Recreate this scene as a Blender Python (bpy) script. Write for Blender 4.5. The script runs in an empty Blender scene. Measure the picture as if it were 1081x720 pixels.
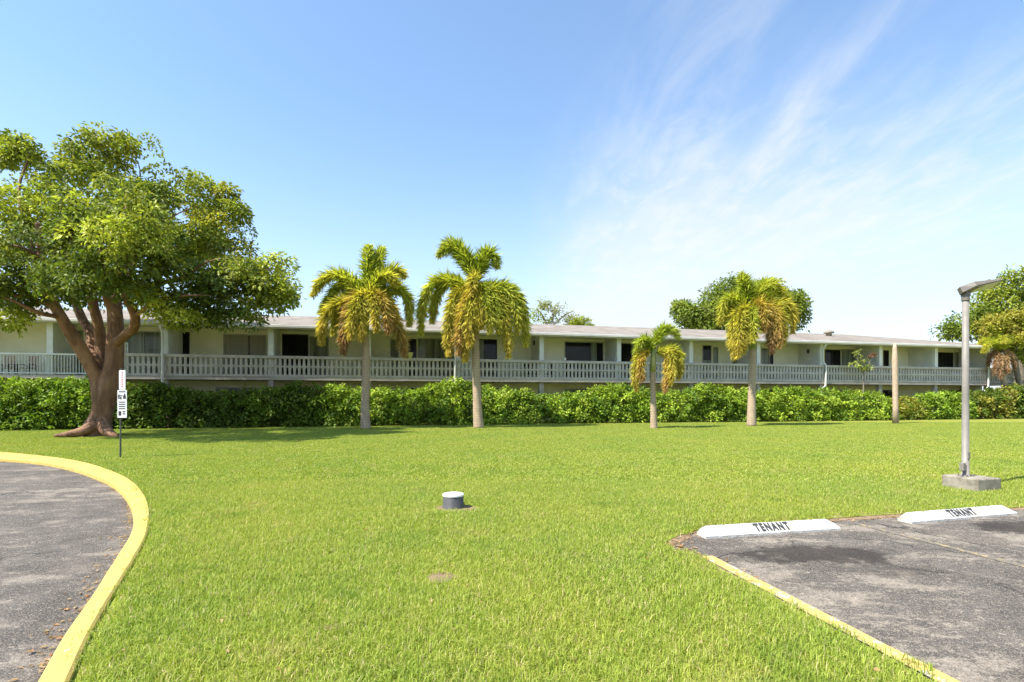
import bpy, bmesh, math, random
import numpy as np
from mathutils import Vector, Matrix, noise as mnoise
R = math.radians
SC = bpy.context.scene
COL = SC.collection

# ------------------------------------------------------------------ camera, sky, sun, exposure
F, CH, HZ, CX = 540.0, 1.65, 420.0, 540.5          # focal length (px of a 1081 wide frame), eye height, horizon row
cam = bpy.data.cameras.new('camera'); cam.sensor_width = 36; cam.lens = 36*F/1081
cam.shift_y = (HZ-360)/1081; cam.clip_start = .05; cam.clip_end = 3000
camo = bpy.data.objects.new('camera', cam); COL.objects.link(camo)
camo.location = (0, 0, CH); camo.rotation_euler = (R(90), 0, 0); SC.camera = camo

SUN = Vector((-.62, -.34, 1.0)).normalized()        # towards the sun
sl = bpy.data.lights.new('sun', 'SUN'); sl.energy = 5.0; sl.angle = R(.55); sl.color = (1, .95, .86)
so = bpy.data.objects.new('sun', sl); COL.objects.link(so)
so.rotation_euler = SUN.to_track_quat('Z', 'Y').to_euler()
SC.view_settings.view_transform = 'Standard'; SC.view_settings.look = 'None'
SC.view_settings.exposure = 1.03; SC.view_settings.gamma = 1
SC.cycles.use_denoising = True; SC.cycles.denoiser = 'OPENIMAGEDENOISE'; SC.cycles.denoising_prefilter = 'FAST'; SC.cycles.denoising_input_passes = 'RGB_ALBEDO_NORMAL'; SC.cycles.max_bounces = 8; SC.cycles.transparent_max_bounces = 8

class NT:
    """tiny helper for node trees"""
    def __init__(s, tree): s.t = tree; s.n = tree.nodes; s.l = tree.links
    def new(s, typ, **kw):
        n = s.n.new(typ)
        for k, v in kw.items():
            if k.startswith('in_'):
                k = k[3:]; k = int(k) if k.isdigit() else k
                s.put(n.inputs[k], v)
            else: setattr(n, k, v)
        return n
    def put(s, sock, v):
        if isinstance(v, bpy.types.NodeSocket): s.l.new(v, sock)
        else: sock.default_value = v
    def math(s, op, a, b=0.0, c=0.0, clamp=False):
        n = s.n.new('ShaderNodeMath'); n.operation = op; n.use_clamp = clamp
        s.put(n.inputs[0], a); s.put(n.inputs[1], b); s.put(n.inputs[2], c); return n.outputs[0]
    def mix(s, f, a, b, blend='MIX'):
        n = s.n.new('ShaderNodeMix'); n.data_type = 'RGBA'; n.blend_type = blend
        c4 = lambda v: v if isinstance(v, bpy.types.NodeSocket) else (tuple(v)+(1,))[:4]
        s.put(n.inputs[0], f); s.put(n.inputs[6], c4(a)); s.put(n.inputs[7], c4(b)); return n.outputs[2]
    def ramp(s, v, lo, hi):
        n = s.n.new('ShaderNodeMapRange'); n.interpolation_type = 'SMOOTHSTEP'
        s.put(n.inputs[0], v); n.inputs[1].default_value = lo; n.inputs[2].default_value = hi; return n.outputs[0]
    def noise(s, vec, scale, detail=4, rough=.55, dist=0):
        n = s.n.new('ShaderNodeTexNoise'); s.put(n.inputs['Vector'], vec)
        n.inputs['Scale'].default_value = scale; n.inputs['Detail'].default_value = detail
        n.inputs['Roughness'].default_value = rough; n.inputs['Distortion'].default_value = dist; return n.outputs['Fac']
    def mapping(s, vec, scale=(1,1,1), loc=(0,0,0), rot=(0,0,0)):
        n = s.n.new('ShaderNodeMapping'); s.put(n.inputs[0], vec)
        n.inputs['Scale'].default_value = scale; n.inputs['Location'].default_value = loc; n.inputs['Rotation'].default_value = rot
        return n.outputs[0]

w = bpy.data.worlds.new('World'); SC.world = w; w.use_nodes = True
W = NT(w.node_tree); W.n.clear()
sky = W.new('ShaderNodeTexSky', sky_type='NISHITA', sun_disc=False)
sky.sun_elevation = math.asin(SUN.z); sky.sun_rotation = math.atan2(SUN.x, SUN.y)
sky.air_density = 1.0; sky.dust_density = .3; sky.ozone_density = 1.15; sky.altitude = 0
tc = W.new('ShaderNodeTexCoord')
sx = W.new('ShaderNodeSeparateXYZ', in_0=tc.outputs['Generated'])
zz = W.math('ADD', W.math('MAXIMUM', sx.outputs[2], 0), .05)
px_ = W.math('DIVIDE', sx.outputs[0], zz); py_ = W.math('DIVIDE', sx.outputs[1], zz)
pv = W.new('ShaderNodeCombineXYZ', in_0=px_, in_1=py_)
wisp = W.noise(W.mapping(pv.outputs[0], (2.6, .62, 1), (0, .3, 0), (0, 0, R(-5))), 1.6, 10, .62, .7)
fluff = W.noise(W.mapping(pv.outputs[0], (3.2, 1.5, 1), (4, 2, 0)), 2.2, 9, .62, .3)
wide = W.noise(W.mapping(pv.outputs[0], (.9, .34, 1), (2.5, 1.6, 0)), 1.2, 5, .5, .3)
band = W.math('MULTIPLY', W.ramp(px_, .0, .75), W.math('SUBTRACT', 1, W.ramp(px_, 1.3, 3.4)))
c1 = W.math('MULTIPLY', W.math('MULTIPLY', W.ramp(wisp, .42, .72), W.ramp(wide, .30, .55)), W.math('MULTIPLY', band, .36))
c2 = W.math('MULTIPLY', W.math('MULTIPLY', W.ramp(fluff, .40, .68), W.ramp(py_, 1.0, 2.4)), W.math('MULTIPLY', band, .62))
dx = W.math('SUBTRACT', px_, W.math('ADD', .93, W.math('MULTIPLY', W.math('SUBTRACT', W.noise(pv.outputs[0], 1.1, 6), .5), .35)))
core = W.math('SUBTRACT', 1, W.ramp(W.math('ABSOLUTE', dx), .0, .11))
c3 = W.math('MULTIPLY', W.math('MULTIPLY', core, W.ramp(wisp, .30, .65)), W.math('MULTIPLY', W.ramp(py_, .9, 1.6), .55))
soft = W.math('MULTIPLY', W.math('MULTIPLY', W.ramp(py_, 1.1, 2.9), band), .6)
el = W.math('MAXIMUM', sx.outputs[2], 0)
hz_ = W.math('POWER', W.math('SUBTRACT', 1, W.math('MINIMUM', W.math('DIVIDE', el, .50), 1)), 1.9)
lowhaze = W.math('ADD', .08, W.math('MULTIPLY', hz_, W.math('ADD', .76, W.math('MULTIPLY', W.ramp(px_, -1.5, 1.2), .18))))
inv = 1.0
for q in (c1, c2, c3, soft, lowhaze): inv = W.math('MULTIPLY', inv, W.math('SUBTRACT', 1, q))
tint = W.mix(1., sky.outputs[0], (.84,1.0,1.07), 'MULTIPLY')
skyc = W.mix(W.math('SUBTRACT', 1, inv), tint, (3.35, 3.5, 3.62))
bg = W.new('ShaderNodeBackground', in_0=skyc, in_1=.14)
W.l.new(bg.outputs[0], W.new('ShaderNodeOutputWorld').inputs[0])

# ------------------------------------------------------------------ generic helpers
def P(px, py, z=0.0):
    """ground point seen at a photo pixel, at height z"""
    Y = F*(CH-z)/(py-HZ); return Vector(((px-CX)/F*Y, Y, z))
def A(px, py, Y):
    """point at depth Y seen at a photo pixel"""
    return Vector(((px-CX)/F*Y, Y, CH+(HZ-py)/F*Y))

def tag(o, label=None, cat=None, group=None, kind=None):
    if label: o['label'] = label
    if cat: o['category'] = cat
    if group: o['group'] = group
    if kind: o['kind'] = kind
    return o
def empty(name, loc=(0,0,0), rz=0):
    o = bpy.data.objects.new(name, None); COL.objects.link(o); o.location = loc; o.rotation_euler = (0,0,rz)
    o.empty_display_size = .2; return o
def link(name, me, m, parent=None):
    o = bpy.data.objects.new(name, me); COL.objects.link(o)
    if m is not None: me.materials.append(m)
    if parent is not None: o.parent = parent
    return o
def obj(name, bm, m, parent=None, smooth=False, bevel=0):
    bmesh.ops.recalc_face_normals(bm, faces=bm.faces)
    me = bpy.data.meshes.new(name); bm.to_mesh(me); bm.free()
    if smooth:
        for p in me.polygons: p.use_smooth = True
    o = link(name, me, m, parent)
    if bevel:
        b = o.modifiers.new('bevel', 'BEVEL'); b.width = bevel; b.segments = 2; b.limit_method = 'ANGLE'
    return o
def npmesh(name, V, Fc, m, parent=None, col=None, smooth=False):
    """V (n,3); Fc (k,3 or 4); col (n,3) -> float colour attribute Col"""
    V = np.asarray(V, np.float32); Fc = np.asarray(Fc, np.int32); k = Fc.shape[1]
    me = bpy.data.meshes.new(name)
    me.vertices.add(len(V)); me.vertices.foreach_set('co', V.ravel())
    me.loops.add(Fc.size); me.loops.foreach_set('vertex_index', Fc.ravel())
    me.polygons.add(len(Fc)); me.polygons.foreach_set('loop_start', np.arange(0, Fc.size, k, dtype=np.int32))
    me.polygons.foreach_set('loop_total', np.full(len(Fc), k, np.int32))
    if smooth: me.polygons.foreach_set('use_smooth', np.ones(len(Fc), bool))
    me.update(calc_edges=True)
    if col is not None:
        a = me.color_attributes.new('Col', 'FLOAT_COLOR', 'POINT')
        a.data.foreach_set('color', np.hstack([np.asarray(col, np.float32), np.ones((len(V),1), np.float32)]).ravel())
    return link(name, me, m, parent)
def box(bm, x0, x1, y0, y1, z0, z1, M=None):
    vs = [bm.verts.new((x,y,z)) for z in (z0,z1) for y in (y0,y1) for x in (x0,x1)]
    if M is not None:
        for v in vs: v.co = M @ v.co
    for f in ((0,2,3,1),(4,5,7,6),(0,1,5,4),(2,6,7,3),(0,4,6,2),(1,3,7,5)): bm.faces.new([vs[i] for i in f])
    return vs
def prism(bm, prof, d0, d1):
    """closed profile (list of Vector) swept from offset d0 to d1 (Vectors)"""
    a = [bm.verts.new(p+d0) for p in prof]; b = [bm.verts.new(p+d1) for p in prof]; n = len(prof)
    for i in range(n): bm.faces.new((a[i], a[(i+1)%n], b[(i+1)%n], b[i]))
    bm.faces.new(a[::-1]); bm.faces.new(b)
def tube(bm, pts, rad, seg=10, wob=0, caps=True):
    pts = [Vector(p) for p in pts]; n = len(pts); rings = []
    ref = Vector((0,0,1)) if abs((pts[-1]-pts[0]).normalized().z) < .9 else Vector((1,0,0))
    for i, p in enumerate(pts):
        t = (pts[min(i+1,n-1)]-pts[max(i-1,0)]).normalized()
        a = t.cross(ref).normalized(); b = t.cross(a).normalized(); r = rad[i] if hasattr(rad,'__len__') else rad
        ring = []
        for k in range(seg):
            th = 2*math.pi*k/seg; rr = r
            if wob: rr *= 1+wob*mnoise.noise(Vector((p.x*1.3+math.cos(th)*1.2, p.y*1.3+math.sin(th)*1.2, p.z*.7)))
            ring.append(bm.verts.new(p+a*(math.cos(th)*rr)+b*(math.sin(th)*rr)))
        rings.append(ring)
    for i in range(n-1):
        for k in range(seg): bm.faces.new((rings[i][k], rings[i][(k+1)%seg], rings[i+1][(k+1)%seg], rings[i+1][k]))
    if caps: bm.faces.new(rings[0][::-1]); bm.faces.new(rings[-1])
def lathe(bm, prof, seg=24, at=(0,0,0)):
    rings = []
    for r, z in prof: rings.append([bm.verts.new((at[0]+r*math.cos(2*math.pi*k/seg), at[1]+r*math.sin(2*math.pi*k/seg), at[2]+z)) for k in range(seg)])
    for i in range(len(prof)-1):
        for k in range(seg): bm.faces.new((rings[i][k], rings[i][(k+1)%seg], rings[i+1][(k+1)%seg], rings[i+1][k]))
    bm.faces.new(rings[0][::-1]); bm.faces.new(rings[-1])
def spline(pts, n):
    """Catmull-Rom through pts (Vectors), n samples per span"""
    pts = [Vector(p) for p in pts]; out = []
    for i in range(len(pts)-1):
        p0 = pts[max(i-1,0)]; p1 = pts[i]; p2 = pts[i+1]; p3 = pts[min(i+2,len(pts)-1)]
        for k in range(n):
            t = k/n
            out.append(.5*((2*p1)+(p2-p0)*t+(2*p0-5*p1+4*p2-p3)*t*t+(3*p1-p0-3*p2+p3)*t**3))
    out.append(pts[-1]); return out

# ------------------------------------------------------------------ materials
def mat(name, c, c2=None, scale=3., rough=.7, bump=0., bscale=None, spec=.3, metal=0., stretch=(1,1,1), detail=6):
    m = bpy.data.materials.new(name); m.use_nodes = True; T = NT(m.node_tree); b = T.n['Principled BSDF']
    tcn = T.new('ShaderNodeTexCoord'); v = T.mapping(tcn.outputs['Object'], stretch)
    n1 = T.noise(v, scale, detail, .6)
    if c2 is not None: T.put(b.inputs['Base Color'], T.mix(T.ramp(n1, .32, .7), c, c2))
    else: b.inputs['Base Color'].default_value = (*c, 1)
    b.inputs['Roughness'].default_value = rough; b.inputs['Specular IOR Level'].default_value = spec; b.inputs['Metallic'].default_value = metal
    if bump:
        n2 = T.noise(v, bscale or scale*6, 5, .6)
        bp = T.new('ShaderNodeBump', in_Height=n2); bp.inputs['Strength'].default_value = bump; bp.inputs['Distance'].default_value = .02
        T.l.new(bp.outputs[0], b.inputs['Normal'])
    return m
def leafmat(name, trans=.35, rough=.5, spec=.2, tint=(1.25, 1.3, .6)):
    m = bpy.data.materials.new(name); m.use_nodes = True; T = NT(m.node_tree); b = T.n['Principled BSDF']
    at = T.new('ShaderNodeAttribute', attribute_name='Col')
    T.put(b.inputs['Base Color'], at.outputs['Color'])
    b.inputs['Roughness'].default_value = rough; b.inputs['Specular IOR Level'].default_value = spec
    tr = T.new('ShaderNodeBsdfTranslucent', in_0=T.mix(1., at.outputs['Color'], tint, 'MULTIPLY'))
    mx = T.new('ShaderNodeMixShader', in_0=trans, in_1=b.outputs[0], in_2=tr.outputs[0])
    T.l.new(mx.outputs[0], T.n['Material Output'].inputs[0]); return m
M = {}
M['leaf'] = leafmat('tree_leaf', .34); M['frond'] = leafmat('palm_frond', .5, .55, .2, (1.2,1.15,.6)); M['hedge'] = leafmat('hedge_leaf', .30, .5, .22)
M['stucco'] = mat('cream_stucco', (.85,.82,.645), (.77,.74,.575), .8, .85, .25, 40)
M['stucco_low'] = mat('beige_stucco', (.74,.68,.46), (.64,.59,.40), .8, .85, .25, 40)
M['white'] = mat('white_paint', (.74,.73,.69), (.62,.61,.57), 1.2, .6, .1, 30)
M['fascia'] = mat('fascia_paint', (.62,.59,.54), (.50,.475,.43), 1.0, .7, .2, 20, stretch=(1,1,3))
M['rail'] = mat('grey_masonry_paint', (.51,.465,.41), (.385,.35,.305), 1.6, .8, .3, 25)
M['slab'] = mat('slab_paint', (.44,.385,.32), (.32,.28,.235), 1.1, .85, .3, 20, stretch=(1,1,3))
M['frame_d'] = mat('dark_bronze_frame', (.035,.032,.03), None, rough=.5)
M['frame_l'] = mat('aluminium_frame', (.42,.42,.40), (.34,.34,.32), 2, .45, 0)
M['curtain'] = mat('curtain_cloth', (.42,.43,.36), (.32,.33,.27), 6, .9, .4, 8, stretch=(6,1,.05))
M['blind'] = mat('closed_shutter', (.33,.31,.26), (.27,.25,.21), 4, .8, .3, 9, stretch=(7,1,.05))
M['concrete'] = mat('old_concrete', (.32,.28,.225), (.17,.145,.11), 5, .9, .5, 60)
M['post'] = mat('galvanised_pole', (.25,.225,.195), (.20,.18,.155), 5, .5, .05, 40)
M['bronze'] = mat('lamp_housing', (.17,.15,.125), (.12,.105,.09), 5, .45, .05, 40)
M['lens'] = mat('lamp_lens', (.55,.55,.42), (.48,.48,.36), 5, .3)
M['stop'] = mat('wheel_stop_paint', (.58,.57,.54), (.40,.375,.32), 7, .75, .7, 50)
M['black'] = mat('black_stencil', (.022,.022,.024), (.07,.07,.07), 60, .8)
M['darkplastic'] = mat('grey_plastic_pipe', (.085,.085,.09), (.06,.06,.063), 8, .6, .1, 40)
M['lid'] = mat('white_plastic_lid', (.78,.78,.77), (.66,.66,.65), 9, .5)
M['soil'] = mat('bare_soil', (.30,.205,.125), (.17,.115,.07), 14, .95, .8, 60)
M['signw'] = mat('sign_white', (.78,.77,.76), (.70,.69,.68), 6, .5)
M['red'] = mat('sign_red', (.55,.10,.09), (.6,.2,.19), 9, .6)
M['signpost'] = mat('sign_post_steel', (.10,.11,.085), (.06,.06,.05), 9, .6)
M['chairw'] = mat('chair_slat', (.50,.36,.25), (.38,.26,.17), 5, .7)
M['chaird'] = mat('chair_dark', (.025,.022,.02), None, rough=.6)
M['terracotta'] = mat('terracotta', (.40,.17,.09), (.32,.13,.07), 6, .8)
M['cable'] = mat('black_cable', (.03,.03,.03), None, rough=.6)
M['pot_y'] = mat('pale_yellow_pot', (.62,.58,.24), (.55,.5,.2), 6, .6)

def roofmat():
    m = bpy.data.materials.new('roof_shingle'); m.use_nodes = True; T = NT(m.node_tree); b = T.n['Principled BSDF']
    o = T.new('ShaderNodeTexCoord').outputs['Object']
    streak = T.noise(T.mapping(o, (.5, .16, 1)), 2.2, 7, .65); fine = T.noise(T.mapping(o, (2.2, 9, 1)), 3, 3)
    c = T.mix(T.ramp(streak, .3, .7), (.20,.168,.138), (.31,.27,.23)); c = T.mix(T.math('MULTIPLY', T.ramp(fine,.4,.75), .5), c, (.12,.105,.09))
    T.put(b.inputs['Base Color'], c); b.inputs['Roughness'].default_value = .9; b.inputs['Specular IOR Level'].default_value = .2
    br = T.new('ShaderNodeTexBrick', in_Vector=T.mapping(o, (1,1,1))); br.inputs['Scale'].default_value = 3.2; br.inputs['Mortar Size'].default_value = .03
    bp = T.new('ShaderNodeBump', in_Height=br.outputs['Fac']); bp.inputs['Strength'].default_value = .5; bp.inputs['Distance'].default_value = .01; bp.invert = True
    T.l.new(bp.outputs[0], b.inputs['Normal']); return m
M['roof'] = roofmat()

def glassmat():
    m = bpy.data.materials.new('window_glass'); m.use_nodes = True; T = NT(m.node_tree); b = T.n['Principled BSDF']
    o = T.new('ShaderNodeTexCoord').outputs['Object']
    T.put(b.inputs['Base Color'], T.mix(T.ramp(T.noise(o, .7, 3), .45, .7), (.008,.009,.009), (.02,.021,.019)))
    b.inputs['Roughness'].default_value = .1; b.inputs['Specular IOR Level'].default_value = .22; return m
M['glass'] = glassmat()
def glass2():
    m = glassmat(); m.name = 'curtained_glass'; T = NT(m.node_tree); b = T.n['Principled BSDF']
    o = T.new('ShaderNodeTexCoord').outputs['Object']
    T.put(b.inputs['Base Color'], T.mix(T.ramp(T.noise(T.mapping(o,(3,1,.15)), 1.5, 4), .35, .7), (.13,.14,.11), (.27,.29,.22))); return m
M['glass_curtain'] = glass2()

def barkmat(name, c, c2, c3, stretch=(1,1,.35), sc=3., bump=.8):
    m = bpy.data.materials.new(name); m.use_nodes = True; T = NT(m.node_tree); b = T.n['Principled BSDF']
    o = T.new('ShaderNodeTexCoord').outputs['Object']; v = T.mapping(o, stretch)
    n1 = T.noise(v, sc, 7, .62, .4); n2 = T.noise(v, sc*4, 6, .7)
    cc = T.mix(T.ramp(n1,.35,.68), c, c2); cc = T.mix(T.math('MULTIPLY', T.ramp(n2,.55,.75), .7), cc, c3)
    T.put(b.inputs['Base Color'], cc); b.inputs['Roughness'].default_value = .75; b.inputs['Specular IOR Level'].default_value = .25
    bp = T.new('ShaderNodeBump', in_Height=T.math('ADD', n1, T.math('MULTIPLY', n2, .5))); bp.inputs['Strength'].default_value = bump; bp.inputs['Distance'].default_value = .05
    T.l.new(bp.outputs[0], b.inputs['Normal']); return m
M['bark_red'] = barkmat('coppery_bark', (.15,.075,.042), (.29,.16,.09), (.42,.29,.19))
M['bark_grey'] = barkmat('grey_bark', (.17,.14,.11), (.26,.22,.17), (.10,.08,.06))
def palmbark():
    m = barkmat('ringed_palm_bark', (.36,.265,.17), (.45,.345,.23), (.24,.17,.105), (1,1,.6), 5, .4)
    T = NT(m.node_tree); b = T.n['Principled BSDF']; o = T.n['Texture Coordinate'].outputs['Object']
    wv = T.new('ShaderNodeTexWave', in_Vector=o, wave_type='BANDS', bands_direction='Z', wave_profile='SIN')
    wv.inputs['Scale'].default_value = 2.2; wv.inputs['Distortion'].default_value = 1.2; wv.inputs['Detail'].default_value = 3
    old = b.inputs['Base Color'].links[0].from_socket
    T.put(b.inputs['Base Color'], T.mix(T.math('MULTIPLY', T.ramp(wv.outputs['Fac'],.72,.95), .35), old, (.19,.145,.10))); return m
M['bark_palm'] = palmbark()
M['bark_dead'] = barkmat('dead_palm_bark', (.40,.29,.20), (.48,.365,.26), (.27,.185,.125), (1,1,.6), 6, .5)
M['shaft'] = mat('green_crown_shaft', (.16,.22,.07), (.30,.30,.10), 4, .5, .1, 20, stretch=(1,1,.4))

def asphaltmat(name, stains, base=(.115,.108,.105), light=(.30,.275,.25), seed=0, wear=.5):
    m = bpy.data.materials.new(name); m.use_nodes = True; T = NT(m.node_tree); b = T.n['Principled BSDF']
    o = T.mapping(T.new('ShaderNodeTexCoord').outputs['Object'], (1,1,1), (seed,seed*.7,0))
    big = T.noise(o, .55, 5, .6, .3); mid = T.noise(o, 2.6, 8, .72); fine = T.noise(o, 55, 4, .75); grit = T.noise(o, 160, 2, .6)
    c = T.mix(T.ramp(mid, .36, .66), base, tuple(x*1.5 for x in base))
    streak = T.noise(T.mapping(o, (1,2.2,1), (3,1,0), (0,0,.35)), 1.3, 10, .74)
    blot = T.math('ADD', T.math('MULTIPLY', streak, .6), T.math('MULTIPLY', big, .4))
    speck = T.noise(o, 24, 9, .85)
    bl2 = T.math('ADD', blot, T.math('MULTIPLY', T.math('SUBTRACT', speck, .5), .38))
    worn = T.ramp(bl2, .56-wear*.07, .60-wear*.06)
    c = T.mix(T.math('MULTIPLY', worn, .8), c, T.mix(T.ramp(fine,.4,.6), tuple(x*.72 for x in light), tuple(x*1.15 for x in light)))
    dk = T.noise(T.mapping(o, (1,1,1), (7,9,0)), .9, 7, .65)
    c = T.mix(T.math('MULTIPLY', T.ramp(T.math('ADD', dk, T.math('MULTIPLY', T.math('SUBTRACT', speck, .5), .4)), .52, .57), .62), c, tuple(x*.55 for x in base))
    c = T.mix(T.math('MULTIPLY', T.ramp(grit, .52, .62), .6), c, tuple(x*1.1 for x in light))
    c = T.mix(T.math('MULTIPLY', T.ramp(T.noise(o, 28, 6, .8), .60, .66), .6), c, tuple(x*1.2 for x in light))
    c = T.mix(T.math('MULTIPLY', T.ramp(T.noise(o, 120, 2, .6), .56, .68), .6), c, (.04,.038,.037))
    sc1 = T.noise(T.mapping(o, (.7,7,1), (2,4,0), (0,0,.5)), 1.6, 9, .7)
    c = T.mix(T.math('MULTIPLY', T.math('SUBTRACT', 1, T.ramp(T.math('ABSOLUTE', T.math('SUBTRACT', sc1, .5)), .0, .012)), T.math('MULTIPLY', T.ramp(mid,.48,.6), .6)), c, tuple(x*1.35 for x in light))
    vs = T.new('ShaderNodeTexVoronoi', in_Vector=o); vs.inputs['Scale'].default_value = 140
    cs = T.new('ShaderNodeSeparateColor', in_0=vs.outputs['Color'])
    c = T.mix(T.math('MULTIPLY', T.ramp(cs.outputs[0], .80, .92), .45), c, tuple(x*1.5 for x in light)); c = T.mix(T.math('MULTIPLY', T.ramp(cs.outputs[1], .75, .9), .5), c, (.035,.032,.03))
    vb_ = T.new('ShaderNodeTexVoronoi', in_Vector=o); vb_.inputs['Scale'].default_value = 30; cb2 = T.new('ShaderNodeSeparateColor', in_0=vb_.outputs['Color'])
    c = T.mix(T.math('MULTIPLY', T.ramp(cb2.outputs[0], .97, .99), .35), c, tuple(x*1.4 for x in light))
    # cracks
    wv = T.new('ShaderNodeVectorMath', operation='ADD', in_0=o)
    nz = T.new('ShaderNodeTexNoise', in_Vector=o); nz.inputs['Scale'].default_value = 1.8; nz.inputs['Detail'].default_value = 6
    sc_ = T.new('ShaderNodeVectorMath', operation='SCALE', in_0=nz.outputs['Color']); sc_.inputs['Scale'].default_value = .9
    T.l.new(sc_.outputs[0], wv.inputs[1])
    vo = T.new('ShaderNodeTexVoronoi', feature='DISTANCE_TO_EDGE', in_Vector=wv.outputs[0]); vo.inputs['Scale'].default_value = .33
    cr = T.math('MULTIPLY', T.math('SUBTRACT', 1, T.ramp(vo.outputs['Distance'], .001, .006)), T.ramp(T.noise(o, .9, 3), .42, .6))
    c = T.mix(T.math('MULTIPLY', cr, .8), c, (.03,.028,.026))
    geo = T.new('ShaderNodeNewGeometry').outputs['Position']
    for (cx, cy, rx, ry, rot, st) in stains:          # oil stains left by parked cars
        q = T.mapping(geo, (1,1,1), (-cx,-cy,0)); q = T.mapping(q, (1/rx,1/ry,0), (0,0,0), (0,0,rot))
        ln = T.new('ShaderNodeVectorMath', operation='LENGTH', in_0=q).outputs['Value']
        d = T.math('ADD', ln, T.math('MULTIPLY', T.math('SUBTRACT', T.noise(geo, 3.6, 9, .72), .5), 2.3))
        c = T.mix(T.math('MULTIPLY', T.math('SUBTRACT', 1, T.ramp(d, .65, 1.1)), st), c, (.032,.024,.019))
    T.put(b.inputs['Base Color'], c); b.inputs['Roughness'].default_value = .88; b.inputs['Specular IOR Level'].default_value = .25
    bp = T.new('ShaderNodeBump', in_Height=T.math('ADD', fine, T.math('MULTIPLY', cr, -1.5))); bp.inputs['Strength'].default_value = .9; bp.inputs['Distance'].default_value = .015
    T.l.new(bp.outputs[0], b.inputs['Normal']); return m

def paintmat(name, c, under, keep, sc=9.):
    m = bpy.data.materials.new(name); m.use_nodes = True; T = NT(m.node_tree); b = T.n['Principled BSDF']
    o = T.new('ShaderNodeTexCoord').outputs['Object']
    n = T.noise(o, sc, 9, .75); n2 = T.noise(o, .8, 4, .6)
    cc = T.mix(T.ramp(n2, .3, .7), c, tuple(x*.84 for x in c)); n3 = T.noise(o, 3.1, 9, .75)
    cc = T.mix(T.math('MULTIPLY', T.ramp(n3, .52, .66), .55), cc, (c[0]*.55, c[1]*.5, c[2]*.8)); cc = T.mix(T.ramp(n, keep, keep+.05), cc, under); cc = T.mix(T.math('MULTIPLY', T.ramp(T.noise(o, 45, 3), .57, .7), .4), cc, (.2,.16,.08))
    T.put(b.inputs['Base Color'], cc); b.inputs['Roughness'].default_value = .75; b.inputs['Specular IOR Level'].default_value = .3
    bp = T.new('ShaderNodeBump', in_Height=T.noise(o, 60, 5)); bp.inputs['Strength'].default_value = .35; bp.inputs['Distance'].default_value = .01
    T.l.new(bp.outputs[0], b.inputs['Normal']); return m
M['kerb'] = paintmat('yellow_kerb_paint', (.57,.415,.11), (.60,.55,.44), .63, 6)
M['edge'] = paintmat('yellow_edge_paint', (.54,.385,.12), (.44,.40,.33), .53, 9)
M['line'] = paintmat('worn_line_paint', (.38,.29,.14), (.15,.132,.11), .44, 14)

def lawnmat():
    m = bpy.data.materials.new('lawn_thatch'); m.use_nodes = True; T = NT(m.node_tree); b = T.n['Principled BSDF']
    g = T.new('ShaderNodeNewGeometry').outputs['Position']
    n1 = T.noise(g, .45, 5, .6); n2 = T.noise(g, 9, 5, .7)
    c = T.mix(T.ramp(n1,.3,.7), (.19,.225,.03), (.25,.265,.045)); c = T.mix(T.math('MULTIPLY', T.ramp(n2,.45,.7), .7), c, (.23,.19,.08))
    T.put(b.inputs['Base Color'], c); b.inputs['Roughness'].default_value = .95; b.inputs['Specular IOR Level'].default_value = .1; return m
M['lawn'] = lawnmat()
def grassmat():
    m = bpy.data.materials.new('grass_blade'); m.use_nodes = True; T = NT(m.node_tree); b = T.n['Principled BSDF']
    g = T.new('ShaderNodeNewGeometry').outputs['Position']
    at = T.new('ShaderNodeAttribute', attribute_name='Col')
    n1 = T.noise(g, .38, 5, .62); n2 = T.noise(g, 2.1, 5, .65); n3 = T.noise(g, 1.1, 6, .7)
    c = T.mix(T.ramp(n1,.32,.68), (.88,.95,.9), (1.14,1.05,1.0)); c = T.mix(T.math('MULTIPLY', T.ramp(n2,.38,.68), .6), c, (1.2,1.08,1.2))
    c = T.mix(1., at.outputs['Color'], c, 'MULTIPLY')
    c = T.mix(T.math('MULTIPLY', T.ramp(n3,.55,.72), .55), c, (.50,.42,.17))
    c = T.mix(T.math('MULTIPLY', T.ramp(T.noise(T.mapping(g,(1,1,1),(13,5,0)), .8, 6, .7),.60,.68), .5), c, (.15,.26,.03))
    T.put(b.inputs['Base Color'], c); b.inputs['Roughness'].default_value = .55; b.inputs['Specular IOR Level'].default_value = .25
    tr = T.new('ShaderNodeBsdfTranslucent', in_0=T.mix(1., c, (1.15,1.2,.6), 'MULTIPLY'))
    mx = T.new('ShaderNodeMixShader', in_0=.35, in_1=b.outputs[0], in_2=tr.outputs[0])
    T.l.new(mx.outputs[0], T.n['Material Output'].inputs[0]); return m
M['grass'] = grassmat()

# ------------------------------------------------------------------ ground, lawn, driveway, parking lot
kout = [P(*q, .04) for q in ((0,477),(40,480.5),(80,486),(110,494),(135,505),(150,519),(157.5,538),(155,562),(141,590),(118,627),(96,665),(71,720))]
kin = [P(*q, .04) for q in ((0,484),(40,487),(75,493.5),(105,503.5),(124,514),(136,528),(141,545),(138,562),(121,590),(97,627),(70,665),(38,720))]
e0 = (kout[0]-kout[1]).normalized(); e1 = (kout[-1]-kout[-2]).normalized()
e0 = Vector((-1,.02,0)); kout = [kout[0]+e0*30, kout[0]+e0*8, kout[0]+e0*2.5, kout[0]+e0*.8]+kout+[kout[-1]+e1*1.5, kout[-1]+e1*6]
kin = [kin[0]+e0*30, kin[0]+e0*8, kin[0]+e0*2.5, kin[0]+e0*.8]+kin+[kin[-1]+e1*1.5, kin[-1]+e1*6]
ko = spline(kout, 8); ki = spline(kin, 8)
ZL, ZD, ZK, ZP = 0., -.045, .04, -.02              # lawn, driveway, kerb top, parking lot
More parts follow.
